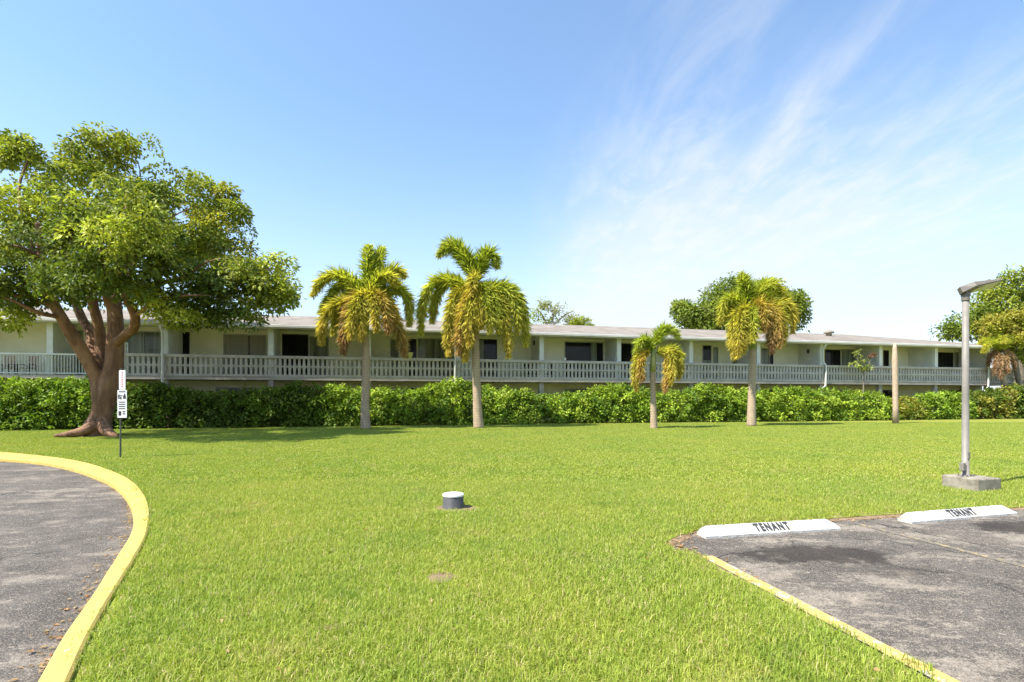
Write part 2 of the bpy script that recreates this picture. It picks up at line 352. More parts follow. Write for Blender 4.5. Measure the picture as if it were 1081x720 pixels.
for p in ko+ki: p.z = 0
bm = bmesh.new(); R_ = []
for i, (a, b_) in enumerate(zip(ko, ki)):
    d = (b_-a); d.z = 0; wd = d.length; d.normalize(); jit = .008*mnoise.noise(Vector((a.x*2, a.y*2, 1)))
    pr = [a+Vector((0,0,-.2)), a+Vector((0,0,ZK-.015+jit)), a+d*.02+Vector((0,0,ZK+jit)), b_-d*.018+Vector((0,0,ZK-.004+jit)), b_-d*.002+Vector((0,0,ZK-.016+jit)), b_+d*.012+Vector((0,0,-.2))]
    R_.append([bm.verts.new(q) for q in pr])
for i in range(len(R_)-1):
    for k in range(5): bm.faces.new((R_[i][k], R_[i+1][k], R_[i+1][k+1], R_[i][k+1]))
tag(obj('kerb', bm, M['kerb']), 'thick yellow painted kerb curving round the driveway', 'kerb', kind='structure')

E1 = [P(*q) for q in ((1081,535),(1005,540),(960,542),(921,544),(835,550),(741,557.5),(716,565),(700,573),(712,580),(737,587.5))]
E2 = [P(987,720), P(987,720)+(P(987,720)-P(737,587))*.9]
dR = (E1[0]-E1[1]).normalized()
edge = [E1[0]+dR*26]+E1+[E1[-1].lerp(E2[0],.33), E1[-1].lerp(E2[0],.66)]+E2
def face_from(pts, z, name, m, **kw):
    bm = bmesh.new(); f = bm.faces.new([bm.verts.new((p.x,p.y,z)) for p in pts])
    bmesh.ops.triangulate(bm, faces=[f]); bmesh.ops.recalc_face_normals(bm, faces=bm.faces)
    if sum(f.normal.z for f in bm.faces) < 0: bmesh.ops.reverse_faces(bm, faces=bm.faces)
    me = bpy.data.meshes.new(name); bm.to_mesh(me); bm.free(); return tag(link(name, me, m), **kw)
face_from([Vector((x,y,0)) for x,y in ((-900,-300),(900,-300),(900,1500),(-900,1500))], -.24, 'ground', M['lawn'], label='flat grassy ground running out to the horizon', cat='ground', kind='structure')
lawn_poly = [Vector((-75,62,0)), Vector((90,62,0)), Vector((90,20,0))]+edge+[Vector((ko[-1].x,-3.2,0))]+[p for p in ko[::-1] if p.y > -3.1]
lawn_poly += [Vector((-75, ko[0].y, 0))]
face_from(lawn_poly, ZL, 'lawn', M['lawn'], label='wide sunlit lawn between the driveway and the apartment building', cat='lawn', kind='structure')
dmean = [Vector((-60, ki[0].y+1,0))]+[p+(a-p)*.3 for p, a in zip(ki, ko)]+[Vector((-60,-4,0))]
asD = asphaltmat('driveway_asphalt', [(-5.2,8.4,1.2,.5,.2,.35)], base=(.072,.063,.056), light=(.28,.238,.19), seed=3, wear=.75)
face_from(dmean, ZD, 'driveway', asD, label='worn grey asphalt driveway inside the curving yellow kerb', cat='driveway', kind='structure')
st1 = P(862,583); st2 = P(1075,556)
asP = asphaltmat('parking_asphalt', [(st1.x,st1.y,.95,.33,-.22,.8),(st2.x+.2,st2.y,.8,.42,0,.85),(P(935,600).x,P(935,600).y,.5,.18,.3,.35)], base=(.066,.058,.051), light=(.32,.27,.21), seed=11, wear=.8)
pk = [p+Vector((0,.0,0)) for p in edge]; pk = pk+[Vector((60,pk[-1].y,0)), Vector((60,pk[0].y,0))]
def grow(pts, d):
    out = []
    for i, p in enumerate(pts):
        t = (pts[min(i+1,len(pts)-1)]-pts[max(i-1,0)]).normalized(); out.append(p+Vector((t.y,-t.x,0))*d)
    return out
face_from(grow(edge,.12)+[Vector((60,edge[-1].y,0)), Vector((60,edge[0].y,0))], ZP, 'parking_lot', asP, label='cracked and stained asphalt parking bays beside the lawn', cat='parking lot', kind='structure')
def strip(a, b_, w0, z, name, m, **kw):
    n = 24; d = (b_-a).normalized(); s = Vector((-d.y,d.x,0)); bm = bmesh.new(); prev = None
    for i in range(n+1):
        p = a.lerp(b_, i/n); j = [w0*.5*(1+.22*mnoise.noise(Vector((p.x*5, p.y*5, k)))) for k in (0,7)]
        cur = (bm.verts.new((*(p+s*j[0]).xy, z)), bm.verts.new((*(p-s*j[1]).xy, z)))
        if prev: bm.faces.new((prev[0],prev[1],cur[1],cur[0]))
        prev = cur
    return tag(obj(name, bm, m), kind='structure', **kw)
Q0, Q1 = P(746,588.5,ZP), P(997,720,ZP)
strip(Q0, Q1+(Q1-Q0)*.8, .125, ZP+.016, 'painted_edge_line', M['edge'], label='chipped yellow edge line along the grass side of the parking bay', cat='painted line')
D0_, D1_ = P(905,553,ZP), P(1081,598,ZP)
strip(D0_, D1_+(D1_-D0_)*1.2, .09, ZP+.005, 'bay_divider_line', M['line'], label='faded line dividing the two parking bays', cat='painted line')

# ------------------------------------------------------------------ apartment building
TH = math.atan(.231); D0 = 33.5
bl = empty('apartment_building', (0, D0, 0), TH)
tag(bl, 'long two storey cream apartment building with grey slotted balcony railing behind the hedge', 'building')
cT, sT = math.cos(TH), math.sin(TH)
def S(px, dep=0.):
    """distance along the facade, at depth dep behind the railing, of a photo column"""
    t = (px-CX)/F                                    # X = t*Y ; X = s*c - dep*sn ; Y = D0 + s*sn + dep*c
    return (t*(D0+dep*cT)+dep*sT)/(cT-t*sT)
def ZZ(px, py, dep):
    s = S(px, dep); Y = D0+s*sT+dep*cT; return CH+(HZ-py)/F*Y
PITCH = 5.55; C0 = -20.17; DEP = 2.3
cols = [C0+PITCH*k for k in range(-3, 12)]           # bay lines
SL, SR = cols[0], cols[-1]
def bb(name, boxes, m, parent=bl, bevel=0):
    bm = bmesh.new()
    for b_ in boxes: box(bm, *b_)
    return obj(name, bm, m, parent, bevel=bevel)
ZF, ZS, ZE, ZT = 2.92, 2.70, 5.64, 5.95; ZC = 5.93   # floor, slab underside, fascia foot, fascia top, ceiling
# openings: (px0, px1, ztop, kind)
OPS = [(-60,-20,2.1,'glass_curtain'),(60,88,2.1,'glass_curtain'),(133,170,1.9,'glass_curtain'),
       (177,200,2.05,'glass'),(236,281,2.15,'blind'),(298,325.5,2.05,'screen'),(326.5,347,2.05,'glass_curtain'),
       (412,421,2.0,'glass_curtain'),(431,439.5,2.1,'glass'),(441,479,2.1,'glass_curtain'),(505,524.5,2.1,'door'),
       (596,637,2.15,'slider'),(655,672,2.1,'slider'),(741.5,751,2.0,'half'),(752.5,758,2.0,'glass_curtain'),(773,778,1.9,'glass_curtain'),
       (803.5,812,2.0,'glass_curtain'),(812.5,816,1.6,'glass'),(871,887,2.05,'glass'),(888,906,2.05,'glass_curtain'),
       (932.5,938,2.05,'glass'),(990,1006,2.1,'glass'),(1007,1020,2.1,'glass_curtain')]
ops = [(S(a, DEP), S(b_, DEP), (2.3 if b_-a < 4 and k == 'glass' else 2.78 if k in ('slider','screen','half','door') else 2.7+.04*math.sin(a)), k) for a, b_, zt, k in OPS]
# upper wall with real openings
def wall_with(name, z0, z1, holes, m):
    bm = bmesh.new(); xs = SL
    for a, b_, h0, h1 in sorted(holes):
        if a-xs > .01: box(bm, xs, a, DEP, DEP+.2, z0, z1)
        if h0-z0 > .01: box(bm, a, b_, DEP, DEP+.2, z0, h0)
        if z1-h1 > .01: box(bm, a, b_, DEP, DEP+.2, h1, z1)
        xs = b_
    box(bm, xs, SR, DEP, DEP+.2, z0, z1)
    return obj(name, bm, m, bl)
wall_with('upper_wall', ZF-.02, ZC, [(a, b_, ZF+.03, ZF+zt) for a, b_, zt, k in ops], M['stucco'])
def opening(a, b_, z0, z1, kind):
    fw = .05; dark = kind in ('screen','glass','door')
    fr = bb('window_frame' if kind not in ('door','slider') else 'sliding_door_frame',
            [(a-.01,a+fw,DEP-.03,DEP+.07,z0,z1),(b_-fw,b_+.01,DEP-.03,DEP+.07,z0,z1),(a+fw,b_-fw,DEP-.028,DEP+.068,z1-fw,z1+.01),(a+fw,b_-fw,DEP-.028,DEP+.068,z0,z0+fw)],
            M['frame_d'] if dark else M['frame_l'])
    mid = (a+b_)/2
    pane = lambda x0,x1,za,zb,m,y=.03: bb('pane', [(x0,x1,DEP+y,DEP+y+.02,za,zb)], M[m], fr)
    if kind == 'slider':
        q = a+(b_-a)*.66
        pane(a+fw,q,z0+fw,z1-fw,'glass'); pane(q,q+(b_-q)*.5,z0+fw,z1-fw,'glass_curtain'); pane(q+(b_-q)*.5,b_-fw,z0+fw,z1-fw,'glass')
        bb('mullion', [(q-.025,q+.025,DEP-.005,DEP+.06,z0+fw,z1-fw)], M['frame_d'], fr)
    elif kind == 'half':
        zm = z0+(z1-z0)*.6
        pane(a+fw,b_-fw,zm,z1-fw,'glass'); pane(a+fw,b_-fw,z0+fw,zm,'glass_curtain')
        bb('mullion', [(a+fw,b_-fw,DEP-.005,DEP+.06,zm-.03,zm+.03)], M['frame_d'], fr)
    elif kind == 'blind':
        pane(a+fw,b_-fw,z0+fw,z1-fw,'blind')
        bb('mullion', [(mid+.2,mid+.25,DEP-.005,DEP+.06,z0+fw,z1-fw)], M['frame_d'], fr)
    elif kind == 'screen':
        pane(a+fw,b_-fw,z0+fw,z1-fw,'glass')
    elif kind == 'door':
        q = a+(b_-a)*.3
        pane(a+fw,q,z0+fw,z1-fw,'glass_curtain'); pane(q,b_-fw,z0+fw,z1-fw,'glass')
    else:
        pane(a+fw,b_-fw,z0+fw,z1-fw,kind)
        if b_-a > 1.4: bb('mullion', [(mid-.025,mid+.025,DEP-.005,DEP+.06,z0+fw,z1-fw)], M['frame_l'] if not dark else M['frame_d'], fr)
for a, b_, zt, k in ops: opening(a, b_, ZF+.03, ZF+zt, k)
LOPS = [(228,281,'glass_curtain'),(300,330,'glass_curtain'),(430,436,'glass'),(437,472,'glass_curtain'),(512,526,'glass'),(596,637,'glass_curtain'),(655,690,'glass_curtain'),(741,757,'glass_curtain'),(806,824,'glass'),(880,900,'glass_curtain'),(932,945,'glass'),(995,1015,'glass')]
lops = [(S(a, DEP), S(b_, DEP), k) for a, b_, k in LOPS]
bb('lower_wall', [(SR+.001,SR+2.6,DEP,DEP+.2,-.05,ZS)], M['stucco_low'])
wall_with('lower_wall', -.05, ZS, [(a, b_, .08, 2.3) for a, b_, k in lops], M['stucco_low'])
for a, b_, k in lops: opening(a, b_, .08, 2.3, k)
# room backs behind the glass walls: one closed shell
bb('rear_wall', [(SL,SR,13.8,14.0,-.05,ZC)], M['stucco']); bb('end_wall', [(SR-.2,SR,DEP+.2,13.8,-.05,ZC)], M['stucco'])
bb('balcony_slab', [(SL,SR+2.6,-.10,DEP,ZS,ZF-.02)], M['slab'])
bb('soffit', [(SL-.3,SR+.5,-.44,13.8,ZC-.012,ZC+.004)], M['stucco'])
# fins between flats, with a square pillar at the front
for k, c in enumerate(cols):
    bb('partition_wall', [(c-.075,c+.075,.30,DEP,ZF-.02,ZC-.012)], M['white'])
    bb('pillar', [(c-.15,c+.15,.02,.30,ZF-.02,ZC-.012)], M['white'], bevel=.01)
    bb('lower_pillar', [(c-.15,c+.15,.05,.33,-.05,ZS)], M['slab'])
# slotted masonry railing, one run per bay
def balustrade(s0, s1):
    bm = bmesh.new(); z0, z1, zm = ZF-.06, 3.97, 3.50; n = max(1, round((s1-s0)/.262)); st = (s1-s0)/n
    box(bm, s0, s1, -.10, .06, z0, z0+.16); box(bm, s0, s1, -.085, .045, zm-.05, zm+.05)
    for i in range(n+1):
        c = s0+i*st; j = .006*math.sin(i*7.3)
        for za, zb, wa, wb in ((z0+.16, zm-.05, .14, .175), (zm+.05, z1, .175, .135)):
            wa_, wb_ = wa+j, wb-j
            lo, hi = max(s0, c-.2), min(s1, c+.2)
            cl = lambda x: min(max(x, s0), s1)
            zc = (za+zb)/2; wc = (wa+wb)/2-.035
            pr = [Vector((cl(c-wa_/2),0,za)),Vector((cl(c+wa_/2),0,za)),Vector((cl(c+wc/2),0,zc)),Vector((cl(c+wb_/2),0,zb)),Vector((cl(c-wb_/2),0,zb)),Vector((cl(c-wc/2),0,zc))]
            if pr[1].x-pr[0].x > .02: prism(bm, pr, Vector((0,-.07,0)), Vector((0,.03,0)))
    o = obj('balustrade', bm, M['rail'], bl)
    bb('top_rail', [(s0,s1,-.13,.09,z1,4.14)], M['rail'], o, bevel=.012); return o
sp_l = S(112)
for c0, c1 in zip(cols[3:], cols[4:]): balustrade(c0, c1-.002)
balustrade(sp_l, cols[3]-.002); balustrade(SR, SR+2.6)
def bar_rail(s0, s1):
    bm = bmesh.new(); n = int((s1-s0)/.135)
    for i in range(n+1):
        c = s0+(s1-s0)*i/n; box(bm, c-.014, c+.014, -.05, -.02, ZF+.05, 3.98)
    box(bm, s0, s1, -.06, -.01, ZF+.04, ZF+.10)
    o = obj('bar_railing', bm, M['white'], bl); bb('top_rail', [(s0,s1,-.075,.005,3.98,4.06)], M['white'], o)
bar_rail(cols[2]+.01, sp_l); bar_rail(cols[1], cols[2])
bb('lattice_panel', [(S(131,.3)+dx, S(131,.3)+dx+.05, .28,.31, 3.9, 4.75) for dx in (-.45,-.15,.15)]+[(S(131,.3)-.45, S(131,.3)+.2, .275,.315, zq, zq+.05) for zq in (4.12,4.4,4.7)], M['white'])
# roof: low hipped, shingled, with a pale fascia
ry, rz = 7.2, 7.62; xe0, xe1, ye0, ye1 = SL-.4, SR+.75, -.55, 14.9
bm = bmesh.new(); v = [bm.verts.new(q) for q in ((xe0,ye0,ZT),(xe1,ye0,ZT),(xe1,ye1,ZT),(xe0,ye1,ZT),(xe0,ry,rz),(xe1-7.7,ry,rz))]
for f in ((0,1,5,4),(1,2,5),(2,3,4,5),(3,0,4),(3,2,1,0)): bm.faces.new([v[i] for i in f])
roof = obj('roof', bm, M['roof'], bl)
bb('fascia', [(xe0,xe1,ye0-.0,ye0+.1,ZE+.04,ZT-.003),(xe1-.1,xe1,ye0+.1,ye1,ZE+.04,ZT-.003)], M['fascia'])
bb('gutter', [(xe0,xe1,ye0-.12,ye0-.002,ZE+.10,ZT-.06)], M['fascia'], bevel=.02)
bm = bmesh.new(); sv = S(875, 4.5); lathe(bm, [(.22,-.2),(.22,.25),(.42,.27),(.40,.38),(.25,.5),(.05,.55)], 20, (sv, 4.5, ZT+1.05)); obj('roof_vent', bm, M['concrete'], roof, True)
# downspouts
def spout(px, jog):
    s = S(px, -.2); bm = bmesh.new()
    tube(bm, [(s-.12,-.48,ZE+.1),(s-.12,-.46,ZE-.05),(s-.1 if jog else s-.12,-.2,ZE-.3),(s-.12,-.19,4.45),(s+(.16 if jog else -.12),-.22,4.1),(s+(.12 if jog else -.12),-.22,2.6),(s-.05,-.1,2.35),(s-.05,-.1,0)], .065, 8)
    obj('downspout', bm, M['white'], bl, True)
for px, j in ((174,0),(482.5,0),(870,1),(1042,1)): spout(px, j)
# wall lanterns on the fins and walls
def lantern(px, py, dep):
    s = S(px, dep); z = ZZ(px, py, dep); bm = bmesh.new(); lathe(bm, [(.03,-.16),(.07,-.12),(.085,.06),(.11,.09),(.02,.16)], 8, (s, dep-.1, z)); box(bm, s-.03, s+.03, dep-.09, dep+.01, z-.03, z+.05)
    obj('wall_lantern', bm, M['frame_d'], bl)
for q in ((292,361,1.9),(852,371,1.25),(563.5,362,1.6),(711,367,1.3)): lantern(*q)
# slack cables under the slab edge
for a, b_, sag in ((520,569,.10),(569,700,.16),(395,430,.05),(812,868,.1),(880,986,.14)):
    s0, s1 = S(a,-.12), S(b_,-.12); bm = bmesh.new()
    tube(bm, [(s0+(s1-s0)*t/14, -.13, ZS-.0-sag*4*(t/14)*(1-t/14)) for t in range(15)], .018, 6); obj('slack_cable', bm, M['cable'], bl)
def bw(s, dep, z=0):                                 # building frame -> world
    return Vector((s*cT-dep*sT, D0+s*sT+dep*cT, z))

# ------------------------------------------------------------------ balcony furniture
def chair(s, dep, rz, label, seatm, framem, group):
    t = empty('patio_chair', bw(s, dep, ZF-.02), TH+rz); tag(t, label, 'chair', group)
    bm = bmesh.new()
    for i in range(5): box(bm, -.25+i*.103, -.25+i*.103+.085, .20, .225, .40, 1.16, Matrix.Rotation(R(-12),4,'X'))
    obj('backrest', bm, seatm, t)
    bm = bmesh.new(); box(bm, -.27,.27,-.3,.27,.36,.41); obj('seat', bm, seatm, t, bevel=.01)
    for x in (-.29,.29):
        bm = bmesh.new(); box(bm, x-.04,x+.04,-.34,.26,.56,.60); obj('armrest', bm, framem, t)
        for y in (-.3,.24):
            bm = bmesh.new(); box(bm, x-.025,x+.025,y-.025,y+.025,0,.56); obj('leg', bm, framem, t)
g = 'slatted chairs on the left balcony'
chair(S(6,.8), .8, .1, 'brown slatted patio chair nearest the left picture edge behind the white bar railing', M['chairw'], M['chaird'], g)
chair(S(29,.8), .8, -.1, 'brown slatted patio chair closer to the tree trunk behind the white bar railing', M['chairw'], M['chaird'], g)
g = 'black chairs by a balcony pillar'
chair(S(560.5,.9), .9, .5, 'black patio chair left of the pillar seen over the grey railing', M['chaird'], M['chaird'], g)
chair(S(577,.7), .7, -1.2, 'black patio chair right of the pillar showing only its leaning back', M['chaird'], M['chaird'], g)
bm = bmesh.new(); lathe(bm, [(.17,0),(.24,.3),(.26,.34),(.22,.34),(.2,.3)], 16); o = obj('planter_pot', bm, M['pot_y'], None, True)
o.location = bw(S(432,-.02), -.02, 4.14); tag(o, 'pale yellow pot standing on the railing behind the first palm', 'pot')
bm = bmesh.new(); lathe(bm, [(.06,0),(.075,.16),(.06,.2)], 12); o = obj('white_cup', bm, M['lid'], None, True)
o.location = bw(S(596.5,-.02), -.02, 4.14); tag(o, 'small white cup on the railing before the large dark sliding door', 'cup')

# ------------------------------------------------------------------ foliage builders
rng = np.random.default_rng(7)
def unit(v): return v/np.maximum(np.linalg.norm(v, axis=-1, keepdims=True), 1e-6)
def leaves(P0, D, N, L, Wd, C, fold=.25):
    """diamond leaves folded on the midrib: bases P0, directions D, up N"""
    D = unit(D); Sd = unit(np.cross(D, N)); Nn = np.cross(Sd, D); L = L[:,None]; Wd = Wd[:,None]
    mid = P0+D*L*.45
    V = np.stack([P0, mid+Sd*Wd*.5+Nn*Wd*fold, P0+D*L-Nn*L*.12, mid-Sd*Wd*.5+Nn*Wd*fold], 1).reshape(-1,3)
    i = np.arange(len(P0))[:,None]*4
    Fc = np.concatenate([i+[[0,1,2]], i+[[0,2,3]]], 0)
    return V, Fc, np.repeat(C, 4, 0)
def merge(parts):
    Vs, Fs, Cs, n = [], [], [], 0
    for V, Fc, C in parts: Vs.append(V); Fs.append(Fc+n); Cs.append(C); n += len(V)
    return np.concatenate(Vs), np.concatenate(Fs), np.concatenate(Cs)
def sprays(centers, normals, rad, nl, length, width, cols, rr, flat=.55, droop=.35):
    """every centre becomes a domed spray of nl leaves"""
    n = len(centers); c = np.repeat(centers, nl, 0); nn = np.repeat(normals, nl, 0); cc = np.repeat(cols, nl, 0)
    r = np.repeat(rad, nl)[:,None]; d = unit(rr.normal(size=(n*nl,3)))
    d = d-nn*np.sum(d*nn,1,keepdims=True)*(1-flat); d = d*np.power(rr.uniform(.02,1,(n*nl,1)), .42)
    pos = c+d*r+nn*r*(.25-.5*np.sum(d*d,1,keepdims=True))
    dr = unit(d+nn*.25+rr.normal(size=d.shape)*.35+np.array([[0,0,-droop]]))
    up = unit(nn*.9+rr.normal(size=d.shape)*.45+np.array([[0,0,.3]]))
    L = length*rr.uniform(.65,1.3,n*nl); Wd = width*rr.uniform(.7,1.25,n*nl)
    cc = np.clip(cc*rr.uniform(.72,1.3,(n*nl,1))*rr.uniform(.93,1.07,(n*nl,3)), .004, .9)
    return leaves(pos, dr, up, L, Wd, cc)
def lobe_sprays(lobes, dens, rad, nl, length, width, pal, rr, up=.35, inner=.5, flat=.55, droop=.35, spread=.12):
    parts = []
    for (c, ax, ci) in lobes:
        ax = np.array(ax); area = 4*math.pi*((ax[0]*ax[1])**1.6+(ax[0]*ax[2])**1.6+(ax[1]*ax[2])**1.6)**(1/1.6)/3**(1/1.6)
        n = max(4, int(area*dens)); d = unit(rr.normal(size=(n*2,3))+np.array([[0,0,up]]))[:n]
        rad_f = inner+(1.08-inner)*np.sqrt(rr.uniform(0,1,(n,1)))
        rad_f = rad_f+(rr.uniform(0,1,(n,1)) < .13)*rr.uniform(.05,.38,(n,1))
        pos = np.array(c)+d*ax*rad_f; nor = unit(d/ax*ax.mean()+np.array([[0,0,.55]])+rr.normal(size=d.shape)*.3)
        a, b_ = pal[ci]; t = rr.uniform(0,1,(n,1)); col = (np.array(a)*(1-t)+np.array(b_)*t)*rr.uniform(.75,1.3,(n,1))
        parts.append(sprays(pos, nor, rad*rr.uniform(.6,1.35,n), nl, length, width, col, rr, flat, droop))
    return merge(parts)

# ------------------------------------------------------------------ the big tree on the left
TY = 22.0
tr = empty('broadleaf_tree', P(103,459)); tag(tr, 'large spreading tree with reddish brown forked trunk beside the parking sign', 'tree')
T0 = tr.location.copy(); bm = bmesh.new()
def limb(q, rad, n=5, seg=12, wob=.16):
    pts = spline([A(x, y, TY+dy)-T0 for x, y, dy in q], n); m = len(pts)
    rr_ = .74*np.interp(np.linspace(0,1,m), np.linspace(0,1,len(rad)), rad); tube(bm, pts, list(rr_), seg, wob)
limb([(101,463,0),(103,452,0),(106,440,0),(112,420,0),(117,400,0),(121,375,.1),(122,345,.2),(121,318,.4),(124,285,.6),(128,255,.9)], [.92,.72,.56,.52,.50,.46,.42,.38,.30,.22])
limb([(104,446,-.1),(105,425,-.15),(103,405,-.1),(99,392,-.2),(88,372,-.5),(77,355,-.8),(65,335,-1.1),(52,310,-1.4),(45,275,-1.9),(40,235,-2.2)], [.40,.38,.36,.36,.35,.32,.29,.26,.2,.12])
limb([(99,395,-.1),(98,375,.5),(95,352,.9),(86,335,1.3),(78,312,1.8),(72,275,2.4),(75,230,2.8)], [.3,.29,.27,.25,.22,.17,.1])
limb([(110,420,.1),(108,395,.4),(107,365,.6),(103,340,.5),(97,315,.3),(95,280,.1),(92,240,0)], [.3,.3,.29,.27,.25,.2,.12])
limb([(122,362,0),(132,354,-.5),(141,347,-.9),(143,335,-1.2),(138,322,-1.4),(133,312,-1.6),(137,292,-1.6),(146,268,-1.2),(155,245,-.4)], [.26,.25,.24,.23,.22,.2,.16,.1,.04])
limb([(121,335,.3),(114,318,.0),(110,300,-.6),(106,278,-1.0),(108,250,-.8),(110,222,.2)], [.24,.22,.2,.15,.08,.03])
limb([(124,290,.6),(145,268,1.2),(175,248,1.6),(205,235,1.8),(235,228,2.0)], [.2,.17,.14,.1,.05])
limb([(134,312,-1.5),(160,300,-1.8),(195,295,-1.6),(230,290,-1.2),(265,285,-.8),(290,285,-.6)], [.14,.13,.11,.09,.06,.03])
limb([(60,325,-1.2),(40,318,-1.4),(20,312,-1.6),(-5,312,-1.6),(-30,300,-1.6)], [.14,.12,.10,.08,.04])
limb([(128,258,.9),(140,215,1.0),(148,185,.8),(142,160,.6)], [.2,.12,.05,.012])
limb([(48,290,-1.6),(30,250,-1.5),(20,200,-1),(30,160,-.5),(5,138,-.3)], [.15,.11,.08,.05,.03])
limb([(80,315,1.7),(110,290,2.6),(150,262,3.4),(190,262,4.0)], [.14,.12,.09,.05])
for q, rd in (([(124,290,.6),(140,262,-1.2),(165,240,-1.6),(195,222,-1.4),(222,214,-1)],[.15,.11,.07,.04,.012]), ([(141,335,-1.2),(165,318,-2.2),(195,312,-2.6),(225,312,-2.4)],[.13,.1,.07,.02]), ([(195,295,-1.6),(215,278,-2),(240,272,-1.8)],[.09,.06,.02]),
              ([(95,280,.1),(75,240,-1.2),(60,212,-.8),(52,190,-.1)],[.15,.1,.05,.012]), ([(106,278,-1),(125,240,-1.8),(135,210,-1.0),(132,182,0)],[.14,.09,.045,.012]), ([(65,335,-1.1),(40,330,-2),(15,318,-2.6),(-10,310,-2.8)],[.15,.11,.07,.03]),
              ([(230,290,-1.2),(250,305,-1),(268,316,-.8)],[.06,.04,.015]), ([(45,275,-1.9),(25,262,-2.6),(5,258,-2.8)],[.12,.08,.03])):
    limb(q, rd)
# root flare running to the left
for q, rd in (([(100,448,-.3),(92,454,-.6),(80,457,-.9),(66,459,-1.1),(56,460,-1.2)],[.38,.32,.24,.15,.04]), ([(108,446,-.2),(113,455,-.5),(119,459,-.7),(126,461,-.8)],[.36,.30,.2,.05])):
    limb(q, rd, 5, 10, .25)
trunk = obj('trunk', bm, M['bark_red'], tr, True)
rm = trunk.modifiers.new('blend', 'REMESH'); rm.mode = 'VOXEL'; rm.voxel_size = .04; rm.use_smooth_shade = True
LB = [  # px, py, dy, rx, ry(px), palette
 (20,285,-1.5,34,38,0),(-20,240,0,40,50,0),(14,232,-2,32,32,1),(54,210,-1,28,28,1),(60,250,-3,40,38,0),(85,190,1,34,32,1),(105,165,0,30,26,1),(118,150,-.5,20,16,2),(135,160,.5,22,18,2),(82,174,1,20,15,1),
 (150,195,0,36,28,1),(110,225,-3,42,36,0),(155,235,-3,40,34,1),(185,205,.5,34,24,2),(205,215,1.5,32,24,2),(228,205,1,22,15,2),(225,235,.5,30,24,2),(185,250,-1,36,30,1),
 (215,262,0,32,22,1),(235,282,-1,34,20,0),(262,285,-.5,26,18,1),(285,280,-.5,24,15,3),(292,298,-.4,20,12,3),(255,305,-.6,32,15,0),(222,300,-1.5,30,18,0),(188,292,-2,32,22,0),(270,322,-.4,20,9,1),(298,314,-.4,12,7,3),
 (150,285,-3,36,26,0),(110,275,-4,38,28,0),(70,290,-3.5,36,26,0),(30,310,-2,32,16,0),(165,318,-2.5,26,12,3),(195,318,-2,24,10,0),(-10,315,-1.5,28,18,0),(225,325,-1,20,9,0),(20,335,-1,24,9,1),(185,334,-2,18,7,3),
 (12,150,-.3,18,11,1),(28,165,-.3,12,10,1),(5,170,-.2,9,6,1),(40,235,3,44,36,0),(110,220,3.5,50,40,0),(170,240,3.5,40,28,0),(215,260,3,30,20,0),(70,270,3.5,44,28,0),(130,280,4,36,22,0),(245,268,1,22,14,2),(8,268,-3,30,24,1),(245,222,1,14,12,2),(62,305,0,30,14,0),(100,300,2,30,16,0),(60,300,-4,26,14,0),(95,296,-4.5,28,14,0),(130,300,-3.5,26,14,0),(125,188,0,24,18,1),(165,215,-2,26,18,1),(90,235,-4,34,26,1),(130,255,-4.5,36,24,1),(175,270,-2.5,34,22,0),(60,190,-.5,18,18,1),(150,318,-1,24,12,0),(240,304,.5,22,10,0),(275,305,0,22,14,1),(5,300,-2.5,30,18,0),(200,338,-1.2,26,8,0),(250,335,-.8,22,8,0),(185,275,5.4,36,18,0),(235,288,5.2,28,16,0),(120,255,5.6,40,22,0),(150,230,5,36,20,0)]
pal = [((.085,.122,.022),(.145,.185,.032)), ((.19,.23,.032),(.30,.325,.052)), ((.28,.29,.04),(.40,.37,.065)), ((.32,.37,.05),(.45,.47,.08))]  # first palette darker: shade of the lower crown put into the leaf colour
rr = np.random.default_rng(3); lobes = []
for px, py, dy, rx, ry_, ci in LB:
    c = A(px, py, TY+dy)-T0; k = (TY+dy)/F; rxm, rym = rx*k, ry_*k
    for j in range(4):                                # break every lobe into uneven clumps
        o = unit(rr.normal(size=(1,3)))[0]*np.array([rxm,min(rxm,1.6),rym])*.62
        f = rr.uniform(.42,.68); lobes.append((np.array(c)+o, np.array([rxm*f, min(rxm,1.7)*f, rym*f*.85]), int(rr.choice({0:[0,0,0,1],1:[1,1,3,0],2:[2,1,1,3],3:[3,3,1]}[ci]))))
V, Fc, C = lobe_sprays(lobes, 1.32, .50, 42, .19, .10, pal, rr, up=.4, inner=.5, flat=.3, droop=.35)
npmesh('crown', V, Fc, M['leaf'], tr, C); print('tree leaves', len(V)//4)

